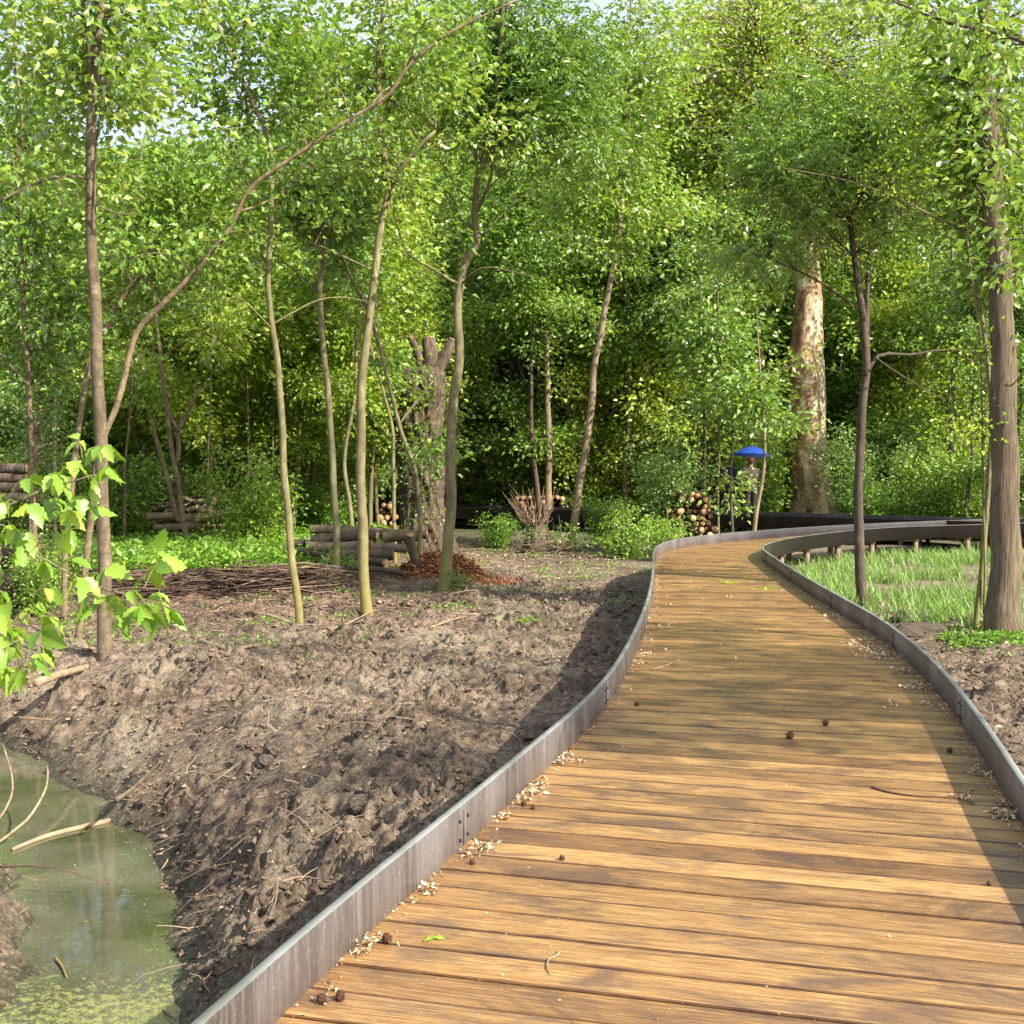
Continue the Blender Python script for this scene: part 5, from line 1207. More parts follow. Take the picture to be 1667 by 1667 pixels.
face_stack(4.05, 29.0, -0.52, 8, 11, 0.155, PI / 2 + 0.12, 'short sawn log, pale end showing, in the tall round stack by the boardwalk bend', 'logs of the tall stack at the boardwalk bend', lm)
lm2 = [log_model(1.2, 0.085, 10 + i, ['dark', 'brown'][i], 0.015) for i in range(2)]
face_stack(1.00, 41.5, -0.30, 10, 5, 0.19, PI / 2 - 0.1, 'sawn log of the low stack seen over the far boardwalk near the pinkish trunk', 'logs of the low stack behind the far boardwalk', lm2, keep=.9)
lm3 = [log_model(1.1, 0.10, 20, 'brown', 0.01)]
face_stack(-3.85, 38.0, -0.52, 3, 5, 0.21, PI / 2 + 0.1, 'sawn log of the small stack between the yellow trunk and the shaggy cut trunk', 'logs of the small stack near the far boardwalk', lm3)
def lay(x, y, Y, lpx, rpx, ang, barkk, lab, z=None, tilt=0.0, seed=0, bend=0.05, gr=None, name='log'):
    s_ = Y / 2000; o = log_model(lpx * s_, rpx * s_ / 2, seed, barkk, bend); o.name = name
    p = at(x, y, Y); put(o, (p[0], p[1], p[2] if z is None else z), ang + 0.06 * math.sin(x), tilt + 0.03 * math.cos(x * 3)); tag(o, lab, 'log', gr); return o
# centre pile behind the yellow trunks
for (x, y, Y, lp, rp, an, bk, lab, tl) in [
  (600, 866, 24.4, 190, 15, 0.06, 'brown', 'long brown log on top of the pile at the foot of the shaggy cut trunk', 0.04),
  (655, 873, 23.9, 60, 19, 0.35, 'brown', 'short thick log on the pile top, close to the red rotten wood', 0.02),
  (560, 876, 23.6, 110, 17, -0.05, 'dark', 'dark log just under the long brown top log of the pile', 0.0),
  (552, 890, 23.2, 108, 19, 0.03, 'brown', 'light brown log in the middle of the pile with a pale sawn face', 0.03),
  (600, 903, 23.0, 80, 19, 0.2, 'dark', 'dark log at mid-height of the pile, end towards the mossy yellow trunk', 0.02),
  (570, 915, 22.6, 120, 20, -0.1, 'dark', 'thick grey-brown log at the bottom of the pile', 0.05),
  (540, 905, 22.2, 190, 9, -0.35, 'dark', 'long thin dark pole leaning down along the front of the pile', 0.12),
  (585, 928, 21.7, 150, 9, -0.12, 'dark', 'second thin dark pole lying lowest in front of the pile', 0.10),
  (505, 886, 23.8, 60, 13, 0.1, 'dark', 'short dark log at the near-left tip of the pile', 0.0),
  (630, 892, 23.5, 70, 15, 0.5, 'grey', 'mossy grey log poking out of the pile towards the leafy sprig', 0.05)]:
    lay(x, y, Y, lp, rp, an, bk, lab, tilt=tl, seed=int(x))
lay(680, 905, 22.8, 80, 14, 0.9, 'brown', 'broken brown branch propped upright against the pile', tilt=1.1, seed=5, bend=0.08, name='branch')
shrub(5, -3.15, 21.9, 0.5, 'leafy green sprig growing out of the log pile'); shrub(5, -4.2, 21.6, 0.35, 'small weed in front of the bottom logs of the pile'); shrub(5, -1.0, 20.4, 0.33, 'low green weed at the foot of the crooked dark trunk'); shrub(5, -5.3, 23.0, 0.6, 'fresh green weed at the near end of the log pile')
# left stack of big logs
for (x, y, lp, lab) in [(5, 763, 80, 'topmost of the three thick reddish logs stacked by the ivy-clad stem'), (0, 777, 90, 'middle one of the thick reddish logs stacked by the ivy-clad stem'), (8, 793, 90, 'third thick reddish log down in the stack by the ivy-clad stem'), (0, 809, 100, 'lowest thick reddish log in the stack by the ivy-clad stem')]:
    lay(x, y, 24.5, lp, 16, 0.05, 'thick', lab, seed=int(y), bend=0.01)
lay(10, 905, 17.5, 60, 46, 0.5, 'thick', 'fat rotten log behind the fresh green leaves near the pond', seed=3, bend=0.0)
lay(0, 960, 17.0, 70, 60, 0.4, 'thick', 'darkest and fattest rotten log on the ground near the pond', seed=4, bend=0.0)
lay(42, 908, 17.0, 60, 13, 0.7, 'orange', 'pale debarked branch leaning on the fat rotten log', tilt=-0.7, seed=6, name='branch')
# brushwood pile between the dead stem and the far boardwalk
poles = [log_model(2.1, 0.036, 30 + i, ['brown', 'dark', 'pink', 'dark'][i], 0.07) for i in range(4)]
for i in range(44):
    o = poles[i % 4] if i < 4 else copy_tree(poles[i % 4]); p = at(300 + rng.randn() * 28, 0, 28.5)
    put(o, (p[0], 28.5 + rng.randn() * 0.4, -0.42 + 1.35 * rng.rand() ** 1.2 * (1 - min(1, abs(p[0] + 7.6) / 2.2) * .5)), rng.randn() * 0.35 + (0.3 if i % 3 else -0.4), rng.randn() * 0.12, (rng.uniform(.5, 1.05), rng.uniform(.7, 1.6), rng.uniform(.7, 1.6)))
    tag(o, 'rough pole in the tangled brushwood pile behind the sawn dead stem', 'pole', 'poles of the tangled brushwood pile'); o.name = 'pole'
for (x, y, lp, an, bk, lab) in [(285, 843, 90, 0.1, 'orange', 'sunlit yellow-brown log lying in front of the tangled brushwood pile'), (288, 857, 76, -0.05, 'orange', 'lower sunlit log in front of the tangled brushwood pile'), (345, 842, 60, 1.0, 'pink', 'short split log end-on beside the sunlit logs'), (395, 802, 60, 0.1, 'pink', 'pale pole poking out beyond the tangled brushwood pile')]:
    lay(x, y, 26.6, lp, 13 if x != 395 else 7, an, bk, lab, seed=int(x), bend=.06)
# pile of mossy poles at far right
MOSSP = BARK['mossy']
poles2 = [log_model(1.9, 0.05, 40 + i, ['olive', 'olive', 'grey'][i], 0.06) for i in range(3)]
for i in range(24):
    o = poles2[i % 3] if i < 3 else copy_tree(poles2[i % 3])
    put(o, (13.9 + rng.randn() * 0.4, 36.5 + rng.randn() * 0.3, -0.1 + 0.055 * i * (0.9 + 0.1 * rng.rand())), rng.randn() * 0.15, rng.randn() * 0.08 + 0.12, (rng.uniform(.6, 1), 1, 1))
    tag(o, 'mossy pole in the pile in the shaded wood beside the thick furrowed trunk', 'pole', 'mossy poles in the shaded wood'); o.name = 'pole'

# light stump with shoots beside the leaning pinkish trunk
def coppice():
    p = G(872, 893, -0.52); Y = 29.2; base = np.array([at(872, 0, Y)[0], Y, gh(at(872, 0, Y)[0], Y) - .05]); rng = np.random.RandomState(81)
    root = empty('coppiced_stump', base); tag(root, 'brown stump bristling with thin dead reddish shoots left of the leaning pinkish trunk', 'stump')
    b = MB(); b.tube([[0, 0, 0], [0, 0, .25], [0.05, 0, .6], [0.0, 0, .75]], [.34, .27, .25, .16], 18, True, .3, rng); b.build('trunk', BARK['thick'], root)
    b = MB()
    for i in range(70):
        a = rng.rand() * 6.28; d = nrm(np.array([math.cos(a) * .55 - .1, math.sin(a) * .5, 1])); l_ = rng.uniform(.3, 1.2); s0 = np.array([math.cos(a) * .15, math.sin(a) * .15, .55 + .2 * rng.rand()])
        b.tube([s0, s0 + d * l_ * .5 + rng.randn(3) * .05, s0 + d * l_ + rng.randn(3) * .1], [.012, .008, .003], 4, False)
    for i in range(60):
        a = rng.rand() * 6.28; s0 = np.array([math.cos(a) * .6 + .5 * rng.rand(), math.sin(a) * .4 - .3, .05 + .3 * rng.rand()]); d = nrm(rng.randn(3) * np.array([1, .6, .35])); b.tube([s0, s0 + d * rng.uniform(.3, .9)], [.009, .004], 4, False)
    b.build('shoots', STICK, root)
    cr = MB(); tw = MB(); tg = [[rng.randn() * .8 + .7, rng.randn() * .4, .3 + .5 * rng.rand()] for _ in range(50)]
    sprays(cr, tw, rng, [[0, 0, .6, .02], [.4, 0, .3, .02], [1.0, 0, .2, .02]], tg, dict(kind='leaf', n=10, size=.08, w=.6, r=.14)); cr.build('leaves', LEAF['low'], root, smooth=False)
coppice()
# ------------------------------------------------------------------ people (seen from behind, on the far boardwalk)
def skin_mesh(name, joints, edges, mt, parent=None, sub=2, roots=(0,)):
    me = bpy.data.meshes.new(name); me.from_pydata([j[:3] for j in joints], edges, []); o = bpy.data.objects.new(name, me); C.objects.link(o)
    md = o.modifiers.new('s', 'SKIN'); lay_ = me.skin_vertices[0].data if len(me.skin_vertices) else None
    if lay_ is None:
        bpy.context.view_layer.objects.active = o; bpy.context.view_layer.update(); lay_ = me.skin_vertices[0].data
    for k, j in enumerate(joints):
        r = j[3]; lay_[k].radius = (r, r) if np.isscalar(r) else r; lay_[k].use_root = k in roots
    o.modifiers.new('u', 'SUBSURF').levels = sub
    dg = bpy.context.evaluated_depsgraph_get(); m2 = bpy.data.meshes.new_from_object(o.evaluated_get(dg)); m2.name = name
    bpy.data.objects.remove(o); m2.polygons.foreach_set('use_smooth', [True] * len(m2.polygons)); m2.materials.clear(); m2.materials.append(mt)
    return link(name, m2, parent)
SKIN = simple('skin', (0.42, 0.24, 0.17), (0.50, 0.30, 0.21), 0.6, 6, (1, 1, 1), 0)
def cloth(name, c): return simple(name, tuple(x * .75 for x in c), c, 0.9, 14, (1, 1, 1), 0.4, 0.01)
def soft(name, build, mt, parent, vox=0.016):
    """garment: overlapping tapered tubes fused into one smooth surface"""
    b = MB(); build(b); me = b.mesh(name); o = bpy.data.objects.new(name, me); C.objects.link(o)
    r = o.modifiers.new('r', 'REMESH'); r.mode = 'VOXEL'; r.voxel_size = vox; sm = o.modifiers.new('s', 'SMOOTH'); sm.iterations = 4; sm.factor = .6
    dg = bpy.context.evaluated_depsgraph_get(); m2 = bpy.data.meshes.new_from_object(o.evaluated_get(dg)); m2.name = name; bpy.data.objects.remove(o)
    m2.polygons.foreach_set('use_smooth', [True] * len(m2.polygons)); m2.materials.clear(); m2.materials.append(mt); return link(name, m2, parent)
def eltube(b, rows, sides=20):
    """rows x y z rx ry: stacked ellipses"""
    q = smooth_path(np.array(rows, float), n=max(8, len(rows) * 4), it=2); a = np.arange(sides) * 2 * PI / sides; n = len(q)
    P = np.stack([q[:, 0:1] + np.cos(a) * q[:, 3:4], q[:, 1:2] + np.sin(a) * q[:, 4:5], q[:, 2:3] + 0 * a[None]], -1)
    i = np.arange(n - 1)[:, None] * sides; j = np.arange(sides)[None]; k = (j + 1) % sides; b0 = b.n
    b.add(P.reshape(-1, 3), np.stack([i + j, i + k, i + sides + k, i + sides + j], -1).reshape(-1, 4))
    b.v.append(np.array([P[0].mean(0), P[-1].mean(0)])); c0 = b.n; b.n += 2; jj = np.arange(sides); kk = (jj + 1) % sides
    b.f.setdefault(3, []).append(np.stack([np.full(sides, c0), b0 + kk, b0 + jj], 1)); e = b0 + (n - 1) * sides; b.f[3].append(np.stack([np.full(sides, c0 + 1), e + jj, e + kk], 1))
def person(loc, rz, label, jacket, trousers, hair, shoes, arm_up, hat=None, hs=1.0):
    arms = []
    for s in (-1, 1):
        sh = (s * .19, 0, 1.43)
        if arm_up == s: el = (s * .25, .10, 1.20); wr = (s * .13, .30, 1.28); hd = (s * .11, .345, 1.33); fd = np.array([0, .0, 1.0])
        else: el = (s * .255, -.02, 1.15); wr = (s * .245, .05, .90); hd = (s * .24, .07, .83); fd = np.array([0, .15, -1.0])
        arms.append((s, sh, el, wr, hd, fd))
    def body_(b):
        eltube(b, [(0, 0, .84, .15, .11), (0, 0, .95, .16, .115), (0, 0, 1.1, .135, .10), (0, 0, 1.3, .16, .11), (0, 0, 1.44, .13, .085), (0, 0, 1.49, .06, .06), (0, .005, 1.56, .052, .055), (0, .01, 1.60, .065, .08), (0, .015, 1.66, .078, .098), (0, .01, 1.72, .07, .088), (0, .005, 1.765, .035, .045)])
        b.tube([(0, .10, 1.66), (0, .125, 1.645)], [.012, .014], 8)                                # nose
        for s in (-1, 1): b.tube([(s * .075, .0, 1.69), (s * .088, -.005, 1.66), (s * .078, .0, 1.63)], [.012, .014, .010], 8)   # ears
        for s, sh, el, wr, hd, fd in arms:
            b.tube([sh, el, wr], [.052, .04, .026], 12); b.tube([wr, hd], [.026, .036], 12)
            side = np.array([0, 1.0, 0]) if abs(fd[2]) > .5 and arm_up != s else np.array([0, 1.0, 0])
            for f in range(4):
                p0 = np.array(hd) + side * (f - 1.5) * .019; l_ = (.062, .072, .068, .054)[f]; p1 = p0 + fd * l_ * .6; p2 = p1 + fd * l_ * .35 + np.array([-s * .02, 0, 0]); b.tube([p0, p1, p2], [.0105, .0095, .008], 8)
            p0 = np.array(wr) * .4 + np.array(hd) * .6 + np.array([-s * .01, .03, 0]); b.tube([p0, p0 + fd * .03 + np.array([-s * .02, .025, 0]), p0 + fd * .055 + np.array([-s * .028, .03, 0])], [.013, .011, .009], 8)
            b.tube([(s * .09, 0, .90), (s * .105, .01, .50), (s * .11, -.015, .09)], [.085, .055, .038], 12); b.tube([(s * .11, -.03, .05), (s * .12, .12, .03)], [.036, .03], 10)
    body = soft('person', body_, SKIN, None, 0.0085)
    body.location = loc; body.rotation_euler = (0, 0, rz); body.scale = (hs, hs, hs); tag(body, label, 'person')
    def jk(b):
        eltube(b, [(0, 0, .80, .215, .155), (0, 0, .92, .20, .15), (0, 0, 1.08, .18, .14), (0, 0, 1.25, .20, .145), (0, 0, 1.38, .215, .14), (0, 0, 1.46, .17, .11), (0, 0, 1.505, .085, .08), (0, 0, 1.525, .075, .075)])
        for s, sh, el, wr, hd, fd in arms: b.tube([(s * .15, 0, 1.425), sh, el, wr], [.07, .078, .062, .047], 14)
    soft('jacket', jk, jacket, body)
    def tr(b):
        eltube(b, [(0, 0, .78, .175, .125), (0, 0, .88, .18, .13), (0, 0, .97, .165, .12)])
        for s in (-1, 1): b.tube([(s * .088, 0, .86), (s * .10, .0, .70), (s * .108, .015, .48), (s * .112, -.01, .25), (s * .112, -.012, .06)], [.10, .095, .075, .066, .068], 14)
    soft('trousers', tr, trousers, body)
    for s in (-1, 1): soft('shoe', lambda b: b.tube([(s * .112, -.07, .045), (s * .114, .0, .05), (s * .12, .09, .042), (s * .126, .17, .032)], [.035, .05, .048, .03], 14), shoes, body, .012)
    if hat: soft('hat', lambda b: (eltube(b, [(0, .0, 1.675, .098, .115), (0, 0, 1.72, .10, .118), (0, 0, 1.77, .085, .10), (0, 0, 1.795, .04, .05)]), eltube(b, [(0, 0, 1.672, .125, .15), (0, 0, 1.682, .12, .145)])), hat, body, .012)
    soft('hair', lambda b: eltube(b, [(0, -.035, 1.585, .055, .05), (0, -.03, 1.63, .085, .075), (0, -.012, 1.70, .09, .10), (0, 0, 1.76, .065, .08), (0, 0, 1.79, .02, .03)]), hair, body, .012)
    return body
hairm = cloth('brown_hair', (0.10, 0.05, 0.03)); shoe = cloth('dark_shoe', (0.02, 0.018, 0.016))
def far_at(px, dy):
    Y = 31.5
    for _ in range(20):
        x = (px - 833.5) / 2000 * Y; Y = np.interp(x, FP[:, 0], FP[:, 1]) + dy
    return x, Y
xa, ya = far_at(1222, 0.75); xb, yb = far_at(1187, 0.95)
PA = person((xa, ya, 0), 0.25, 'person in a grey-brown jacket and dark trousers standing under the blue umbrella, seen from behind', cloth('greybrown_jacket', (0.06, 0.045, 0.042)), cloth('plum_trousers', (0.035, 0.022, 0.026)), hairm, shoe, 1, hat=cloth('wine_hat', (0.10, 0.02, 0.02)))
PB = person((xb, yb, 0), -0.5, 'person in a dark coat and blue jeans half hidden by leaves beside the umbrella holder', cloth('navy_coat', (0.022, 0.028, 0.045)), cloth('blue_jeans', (0.035, 0.055, 0.12)), hairm, shoe, 0, hs=0.99)
def umbrella():
    U = empty('umbrella', (xa + 0.07, ya + 0.30, 1.30)); U.rotation_euler = (R(-5), R(4), 0.2); tag(U, 'open royal blue umbrella held over the person in the grey-brown jacket', 'umbrella')
    m, nt, out = mat('blue_nylon'); d = N(nt, 'ShaderNodeBsdfDiffuse'); d.inputs[0].default_value = (0.025, 0.085, 0.46, 1); t = N(nt, 'ShaderNodeBsdfTranslucent'); t.inputs[0].default_value = (0.03, 0.12, 0.6, 1)
    g = N(nt, 'ShaderNodeBsdfGlossy'); g.inputs['Roughness'].default_value = 0.35; a = N(nt, 'ShaderNodeMixShader'); a.inputs[0].default_value = .3; b_ = N(nt, 'ShaderNodeMixShader'); b_.inputs[0].default_value = .06
    L(nt, d.outputs[0], a.inputs[1]); L(nt, t.outputs[0], a.inputs[2]); L(nt, a.outputs[0], b_.inputs[1]); L(nt, g.outputs[0], b_.inputs[2]); L(nt, b_.outputs[0], out.inputs[0])
    b = MB(); K = 8; M = 8; Rr = 0.53; V = [[0, 0, .80]]
    S = K * 6
    for i in range(1, M + 1):
        t = i / M
        for j in range(S):
            a = j * 2 * PI / S; f = (j % 6) / 6.0; sag = math.sin(PI * f); r = Rr * t * (1 - 0.05 * sag * t); z = .80 - 0.26 * t ** 1.8 + 0.03 * sag * t * t * .6
            V.append([r * math.cos(a), r * math.sin(a), z])
    q = [[1 + (i - 1) * S + j, 1 + i * S + j, 1 + i * S + (j + 1) % S, 1 + (i - 1) * S + (j + 1) % S] for i in range(1, M) for j in range(S)]
    b.add(V, q); b.f.setdefault(3, []).append(np.array([[0, 1 + j, 1 + (j + 1) % S] for j in range(S)])); b.build('canopy', m, U)
    mt = simple('umbrella_metal', (0.05, 0.05, 0.05), (0.12, 0.12, 0.12), 0.4, 4, (1, 1, 1), 0, Metallic=0.6)
    b = MB(); b.tube([[0, 0, -.02], [0, 0, .86]], [.006, .005], 8); b.build('shaft', mt, U)
    b = MB(); b.tube([[0, 0, .06], [0, 0, -.06], [.02, 0, -.095], [.05, 0, -.09], [.055, 0, -.06]], [.013] * 5, 8); b.build('handle', simple('black_grip', (0.02, .02, .02), (.03, .03, .03), .5, 4, (1, 1, 1), 0), U)
    for k in range(K):
        a = k * 2 * PI / K; b = MB(); b.tube([[r * math.cos(a), r * math.sin(a), .795 - 0.26 * (r / Rr) ** 1.8 - .004] for r in np.linspace(.01, Rr, 6)], [.003] * 6, 5); b.build('rib', mt, U)
umbrella()

# ------------------------------------------------------------------ fresh-leaved maple sapling leaning in from the left bank
def big_leaf(b, rng, c, d, Ls, up=None, lob=1):
    """a veined, slightly cupped leaf with a toothed outline"""
    d = d / np.linalg.norm(d); u = np.array([0, 0, 1.0]) + rng.randn(3) * 0.55; s = np.cross(d, u); s /= np.linalg.norm(s) + 1e-9; m = np.cross(s, d)
    t = np.array([0, .10, .20, .30, .44, .52, .66, .74, .88, 1.0]); w_ = np.array([0.0, .16, .30, .36, .28, .38, .20, .25, .09, 0]) * (0.66 + .2 * rng.rand())
    if lob == 0: w_ = np.array([0.0, .18, .30, .37, .38, .36, .30, .21, .10, 0])
    c0 = np.array([c + d * Ls * x - m * Ls * (0.10 + .25 * k_) * x * x for x, k_ in zip(t, [rng.rand()] * 10)])
    f = 0.22 + .2 * rng.rand()
    A = c0 + s * (w_ * Ls)[:, None] + m * (w_ * Ls * f)[:, None]; B_ = c0 - s * (w_ * Ls)[:, None] + m * (w_ * Ls * f)[:, None]
    v = np.concatenate([c0, A, B_]); q = []
    for i in range(9): q += [[i, 10 + i, 11 + i, i + 1], [i + 1, 21 + i, 20 + i, i]]
    b.add(v, q)
def trifol(b, st, rng, p, d, Ls):
    d = nrm(d); pet = p + d * Ls * 0.7 + np.array([0, 0, .02]); st.tube([p, (p + pet) / 2 + np.array([0, 0, .01]), pet], [.0022, .0018, .0012], 4, False)
    s = nrm(np.cross(d, [0, 0, 1.0])); dn = np.array([0, 0, -1.0])
    big_leaf(b, rng, pet, d * .8 + dn * rng.uniform(.5, 1.2), Ls * rng.uniform(.9, 1.15))
    for q in (-1, 1): big_leaf(b, rng, pet - d * .01, d * .35 + s * q * .8 + dn * rng.uniform(.4, 1.1), Ls * rng.uniform(.7, .95))
def maple():
    rng = np.random.RandomState(91); Y = 4.3
    base = np.array([-3.45, 4.7, gh(-3.45, 4.7) - .05]); root = empty('maple_sapling', base); tag(root, 'young maple sapling with large fresh yellow-green leaves reaching in over the pond', 'sapling')
    st = MB(); b = MB()
    def W(x, y, dy=0.0): return at(x, y, Y + dy) - base
    st.tube([np.zeros(3), W(-640, 1500, .4), W(-420, 1150, .3), W(-240, 900, .1), W(-120, 700, 0), W(-60, 560, 0)], [.03, .025, .02, .014, .008, .003], 8, False)
    brs = [[W(-300, 960, .2), W(-60, 880), W(60, 900), W(130, 945), W(170, 960), W(240, 975), W(300, 1000, -.1)],
           [W(-240, 900, .1), W(-60, 840), W(30, 860), W(60, 900)], [W(-60, 860), W(60, 800), W(130, 780), W(165, 770), W(190, 775)],
           [W(-360, 1080, .2), W(-80, 1010), W(30, 1050), W(60, 1060)], [W(-240, 1000), W(20, 1030), W(50, 990), W(48, 1005)]]
    for q in brs:
        q = smooth_path(np.array(q), n=20); st.tube(q, np.linspace(.007, .0025, 20), 6, False)
    L3 = [(20, 860, .3, -.2), (45, 835, .5, .3), (75, 800, .3, .8), (110, 790, -.2, .8), (125, 770, .1, .9), (150, 745, .3, .6), (150, 790, .2, -.9), (175, 770, .9, .1), (60, 880, -.3, -.5), (85, 870, .5, -.6), (100, 845, .4, .4), (40, 905, -.4, -.6), (20, 930, -.3, -.3), (0, 960, .2, -.7), (65, 915, .2, -.9),
          (120, 935, .0, .7), (140, 950, .4, .3), (150, 960, -.3, -.8), (165, 955, .2, .6), (180, 975, .3, -.8), (205, 975, .6, .5), (225, 960, .2, .6), (235, 985, .5, -.5), (250, 975, .6, .2), (262, 985, .8, -.3), (270, 1000, .6, -.5), (245, 1000, 0, -.9), (215, 990, -.1, -.9),
          (55, 1060, .7, -.4), (40, 1045, -.4, .2), (25, 1055, -.3, -.7), (70, 1070, .6, -.7), (45, 1080, .1, -1), (10, 1040, -.6, .3), (0, 1070, -.2, -.8), (50, 1000, .3, .8), (70, 1015, .7, -.1), (60, 1040, .5, .3), (25, 1000, -.5, .7),
          (0, 830, -.2, .5), (-15, 880, -.4, -.4), (90, 820, .8, -.1), (30, 1090, 0, -.9), (255, 925, .1, .9), (242, 945, .3, .6), (-20, 1000, .4, -.3), (-30, 930, .4, .2), (140, 815, .5, -.3), (110, 860, .1, -.8)]
    for x, y, dx, dz in L3:
        p = W(x - dx * 22, y + dz * 18, rng.randn() * .14); trifol(b, st, rng, p, np.array([dx, rng.randn() * .45 - .1, dz * .8]), 0.094 * rng.uniform(.75, 1.2))
    for x, y in [(35, 815), (60, 845), (15, 800), (80, 780), (105, 825), (130, 840), (45, 870), (5, 905), (25, 885), (150, 735), (128, 735), (185, 745), (195, 1000), (228, 1010), (160, 985), (15, 1020), (35, 1075), (60, 1095), (20, 1110), (-5, 1050), (45, 960)]:
        p = W(x + rng.randn() * 6, y + rng.randn() * 6, rng.randn() * .14); trifol(b, st, rng, p, np.array([rng.randn() * .7, rng.randn() * .4 - .1, rng.randn() * .5]), 0.086)
    for _ in range(26):
        x = rng.uniform(-150, -10); y = rng.uniform(760, 1110); p = W(x, y, rng.randn() * .25); trifol(b, st, rng, p, rng.randn(3), 0.095)
    st.build('stem', BARK['olive'], root); b.build('foliage', NEAR2, root)
m, nt, out = mat('maple_leaf'); g = N(nt, 'ShaderNodeNewGeometry')
col = ramp(nt, g.outputs['Random Per Island'], [(0, (0.16, 0.33, 0.03)), (0.5, (0.28, 0.46, 0.05)), (1, (0.46, 0.60, 0.09))])
pt = noise(nt, g.outputs['Position'], 60, 3); col = mix(nt, ramp(nt, pt, [(.4, (0, 0, 0)), (.7, (.3, .3, .3))]), col, (0.2, 0.38, 0.03))
d = N(nt, 'ShaderNodeBsdfDiffuse'); t = N(nt, 'ShaderNodeBsdfTranslucent'); gl = N(nt, 'ShaderNodeBsdfGlossy'); gl.inputs['Roughness'].default_value = .45
L(nt, col, d.inputs[0]); tc2 = mix(nt, 1.0, col, (1.15, 1.1, .6), 'MULTIPLY'); L(nt, tc2, t.inputs[0]); a = N(nt, 'ShaderNodeMixShader'); a.inputs[0].default_value = .45; b_ = N(nt, 'ShaderNodeMixShader')
b_.inputs[0].default_value = .05; L(nt, d.outputs[0], a.inputs[1]); L(nt, t.outputs[0], a.inputs[2]); L(nt, a.outputs[0], b_.inputs[1]); L(nt, gl.outputs[0], b_.inputs[2]); L(nt, b_.outputs[0], out.inputs[0])
NEAR2 = m
maple()

# ------------------------------------------------------------------ small things on the deck
DECKZ = 0.002
def rim_litter():
    rng = np.random.RandomState(95); b = MB(); X = []; Y = []; Z = []; S = []
    def pile(x, y, n, rx, ry, h, s):
        X.extend(x + rx * rng.randn(n)); Y.extend(y + ry * rng.randn(n)); Z.extend(DECKZ + abs(h * rng.randn(n)) * .6 + .002); S.extend([s] * n)
    for (x, y, n, w_) in [(580, 1540, 150, .035), (612, 1462 + 5, 12, .02), (688, 1452, 50, .02), (755, 1395, 12, .02), (780, 1382, 60, .03), (808, 1332, 40, .02), (835, 1300, 60, .03), (850, 1292, 130, .035), (862, 1278, 90, .03), (905, 1240, 90, .03), (915, 1228, 60, .03), (935, 1240, 20, .03), (1040, 1080, 60, .05), (1045, 1066, 60, .05), (1052, 1042, 50, .05), (1070, 1020, 40, .06), (1062, 1060, 30, .08), (1065, 1005, 30, .07), (1075, 985, 20, .07)]:
        p = G(x, y); pile(p[0] + .02, p[1], int(n * .7), w_, w_ * 1.3, .012, .022)
    for (x, y, n, w_) in [(1643, 1330, 130, .03), (1647, 1312, 50, .02), (1585, 1303, 60, .025), (1605, 1262, 60, .03), (1530, 1150, 90, .05), (1512, 1117, 110, .06), (1490, 1120, 40, .05), (1475, 1092, 50, .05), (1455, 1068, 160, .11), (1430, 1055, 200, .12), (1440, 1070, 120, .10), (1415, 1045, 120, .1), (1465, 1150, 30, .05), (1380, 1005, 120, .12), (1350, 990, 90, .12), (1320, 965, 120, .14), (1295, 948, 120, .15), (1270, 945, 80, .15), (1255, 920, 60, .12)]:
        p = G(x, y); pile(p[0] - .03, p[1], int(n * .7), w_, w_ * 1.4, .014, .026)
    for s_, n in ((1, 900), (-1, 900)):
        for _ in range(n):
            y = rng.uniform(3.2, 21); e = float(leftx(y)) if s_ > 0 else float(rightx(y)); x = e + s_ * (0.012 + abs(rng.randn()) * .035); X.append(x); Y.append(y); Z.append(DECKZ + .003); S.append(.012)
    for _ in range(260):
        y = rng.uniform(3.2, 24) ; X.append(rng.uniform(leftx(y) + .1, rightx(min(y, 20)) - .1)); Y.append(y); Z.append(DECKZ + .002); S.append(.010 if y < 9 else .02)
    n = len(X); c = np.stack([X, Y, Z], 1)
    k = (c[:, 0] > leftx(c[:, 1]) + .01) & (c[:, 0] < rightx(np.minimum(c[:, 1], 20.5)) - .01)
    c = c[k]; S = np.array(S)[k]; n = len(c)
    d = np.stack([rng.randn(n), rng.randn(n), abs(rng.randn(n)) * .45], 1); leaves(b, rng, c, d, S * (0.5 + rng.rand(n)), 0.5, .6)
    tag(b.build('catkin_litter', CAT, smooth=False), 'dry beige catkins and flower fluff drifted along the boardwalk edges', 'litter', kind='stuff')
rim_litter()
BALL = simple('seed_ball', (0.07, 0.028, 0.014), (0.22, 0.095, 0.05), 0.85, 60, (1, 1, 1), 0.9, 0.01)
def ball_mesh(seed, spike=True):
    rng = np.random.RandomState(seed); b = MB(); me = lump_mesh(seed + 3, .22, 3); 
    v = np.array([x.co for x in me.vertices]); v *= (1 + .14 * rng.randn(len(v), 1)) * 1.0; v[:, 2] *= 1.2
    b.add(v, np.array([p.vertices[:] for p in me.polygons])); n = 60; d = nrm(rng.randn(n, 3)); leaves(b, rng, d * .9, d, .45, .12)
    r = b.mesh('seed_ball', False); r.materials.append(BALL); return r
bm_ = [ball_mesh(i) for i in range(3)]
